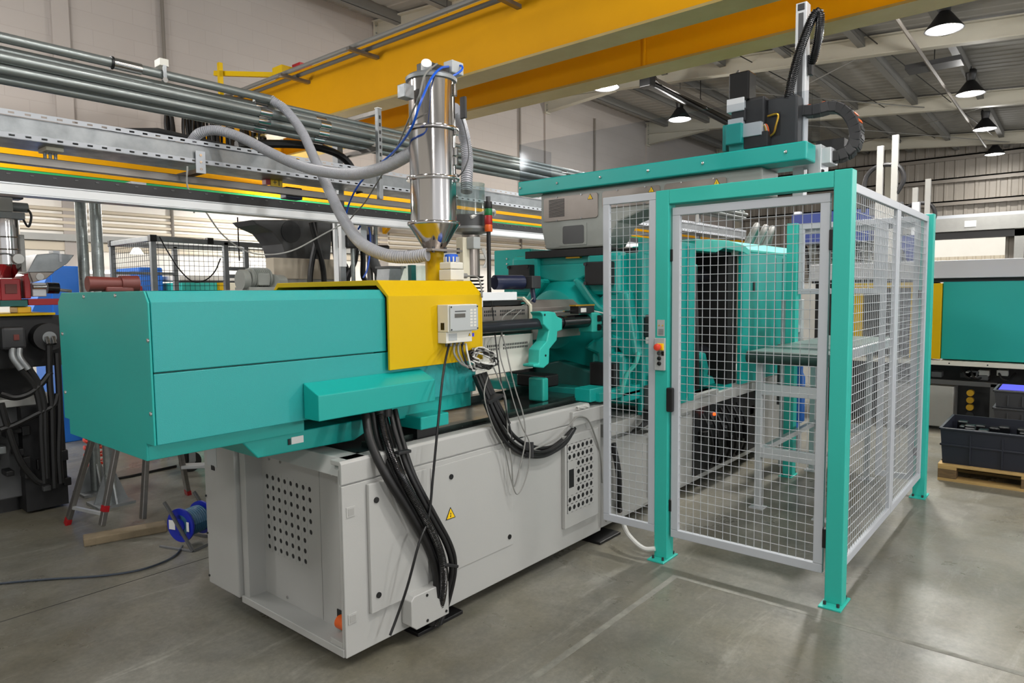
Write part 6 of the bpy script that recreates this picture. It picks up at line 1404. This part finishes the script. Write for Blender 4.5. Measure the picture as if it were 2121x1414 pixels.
for d in (-.03, .21):
    p = q0+ax*d
    MB().tube(cr([p+sd*.13-Vector((0, 0, .14)), p-Vector((0, 0, .01))+sd*.03, p+Vector((0, 0, .10))-sd*.05, p+Vector((0, 0, .15))-sd*.09], 6), .011, 8).build('stand_tube', 'mid_dark', t, smooth=True)
    MB().tube([p+sd*.13-Vector((0, 0, .143)), p-sd*.14-Vector((0, 0, .143))], .011, 8).build('stand_foot', 'mid_dark', t, smooth=True)
MB().tube([q0-ax*.03+sd*.13-Vector((0, 0, .143)), q0+ax*.21+sd*.13-Vector((0, 0, .143))], .011, 8).build('stand_foot', 'mid_dark', t, smooth=True)
p = q0-ax*.007
for a_, w_ in ((-.06, .05), (.07, .02)): MB().bar(p+sd*a_-Vector((0, 0, .03)), p+sd*a_+Vector((0, 0, .03)), w_, .002, tuple(ax)).build('reel_label', 'label_white', t)
cable('floor_cable', 'thin dark cable trailing across the concrete floor from the blue reel', [(1.875, 4.333, 0.010), (1.787, 4.221, 0.008), (1.674, 4.159, 0.008), (1.524, 4.155, 0.008), (1.354, 4.250, 0.008), (1.166, 4.423, 0.008), (0.976, 4.570, 0.008), (0.750, 4.715, 0.008)], .006, 'floor_cable')
# plank and aluminium trestle
a, b_ = V((1.494, 4.831, -0.000)), V((1.956, 4.700, 0.000))
tag(MB().bar(a+Vector((0, .06, .025)), b_+Vector((0, .06, .025)), .12, .05).build('timber_plank', 'old_plank', bev=.006), 'worn timber plank lying on the floor under the trestle', 'plank')
t = thing('trestle_ladder', 'aluminium folding trestle with red feet standing behind the cover end', 'ladder', (1.8, 5.2, 0))
f1, f2, f3, f4 = V((1.561, 5.420, 0.000)), V((1.591, 4.880, 0.050)), V((1.820, 4.798, 0.050)), V((2.428, 5.460, 0.000))
tp1, tp2 = Vector((1.76, 5.05, 1.05)), Vector((2.08, 4.95, 1.05))
for f, tp in ((f1, tp1), (f2, tp1+Vector((.08, -.12, 0))), (f3, tp2+Vector((-.12, -.05, 0))), (f4, tp2+Vector((0.05, .12, 0)))):
    d = (tp-f).normalized()
    MB().bar(f+d*.05, tp, .03, .05, (0, 1, 0)).build('leg', 'tube_steel', t, bev=.004)
    if f is f2: MB().bar(f+d*.14, f+d*.18, .034, .054, (0, 1, 0)).build('red_band', 'red', t)
    elif f is not f3: MB().bar(f, f+d*.05, .034, .054, (0, 1, 0)).build('red_foot', 'red', t, bev=.004)
MB().bar(f1.lerp(tp1, .12), f2.lerp(tp1+Vector((.08, -.12, 0)), .12), .02, .02).build('rung', 'alu', t)
MB().bar(tp1, tp2, .10, .04).build('platform', 'alu', t)
e = f4.lerp(tp2+Vector((.05, .12, 0)), .25)
MB().bar(e, e+Vector((.25, -.22, 0)), .10, .025).build('step', 'alu', t, bev=.003)
# bits behind: red coil, castor
t = thing('red_cable_coil', 'coiled red cable hanging in the shade beside the grey posts', 'cable', (2.078, 6.453, 0.000))
p = V((2.179, 6.699, 0.000))
for k in range(7):
    cz = .12+.07*k; pts = [p+Vector((.08*math.cos(a), .08*math.sin(a), cz+.01*math.sin(3*a))) for a in [2*math.pi*i/12 for i in range(13)]]
    MB().tube(pts, .013, 6).build('coil_turn', 'red_button', t, smooth=True)
MB().cyl(p, p+Vector((0, 0, .6)), .03, n=10).build('coil_stand', 'dark_grey', t, smooth=True)
c = (2.782, 6.186, 0.000)
t = thing('swivel_castor', 'black rubber swivel castor wheel beyond the grey cabinet', 'castor', c)
MB().cyl((c[0], c[1]-.03, .09), (c[0], c[1]+.03, .09), .09, n=24).build('wheel', 'black', t, smooth=True)
MB().cyl((c[0], c[1]-.035, .09), (c[0], c[1]+.035, .09), .03, n=16).build('hub', 'galv_flat', t, smooth=True)
for s in (-1, 1): MB().bar((c[0], c[1]+s*.042, .09), (c[0], c[1]+s*.042, .24), .01, .06, (1, 0, 0)).build('fork', 'galv_flat', t)
MB().box(c[0]-.06, c[0]+.06, c[1]-.06, c[1]+.06, .24, .25).build('top_plate', 'galv_flat', t)
MB().box(c[0]-.3, c[0]+.3, c[1]-.1, c[1]+.4, .25, .62).build('trolley_body', 'dark_grey', t, bev=.01)
cable('shadow_cable', 'black cable lying on the floor between the posts and the castor', [(2.216, 6.413, 0.010), (2.347, 6.396, 0.010), (2.559, 6.414, 0.010), (2.762, 6.433, 0.010)], .012, 'black')
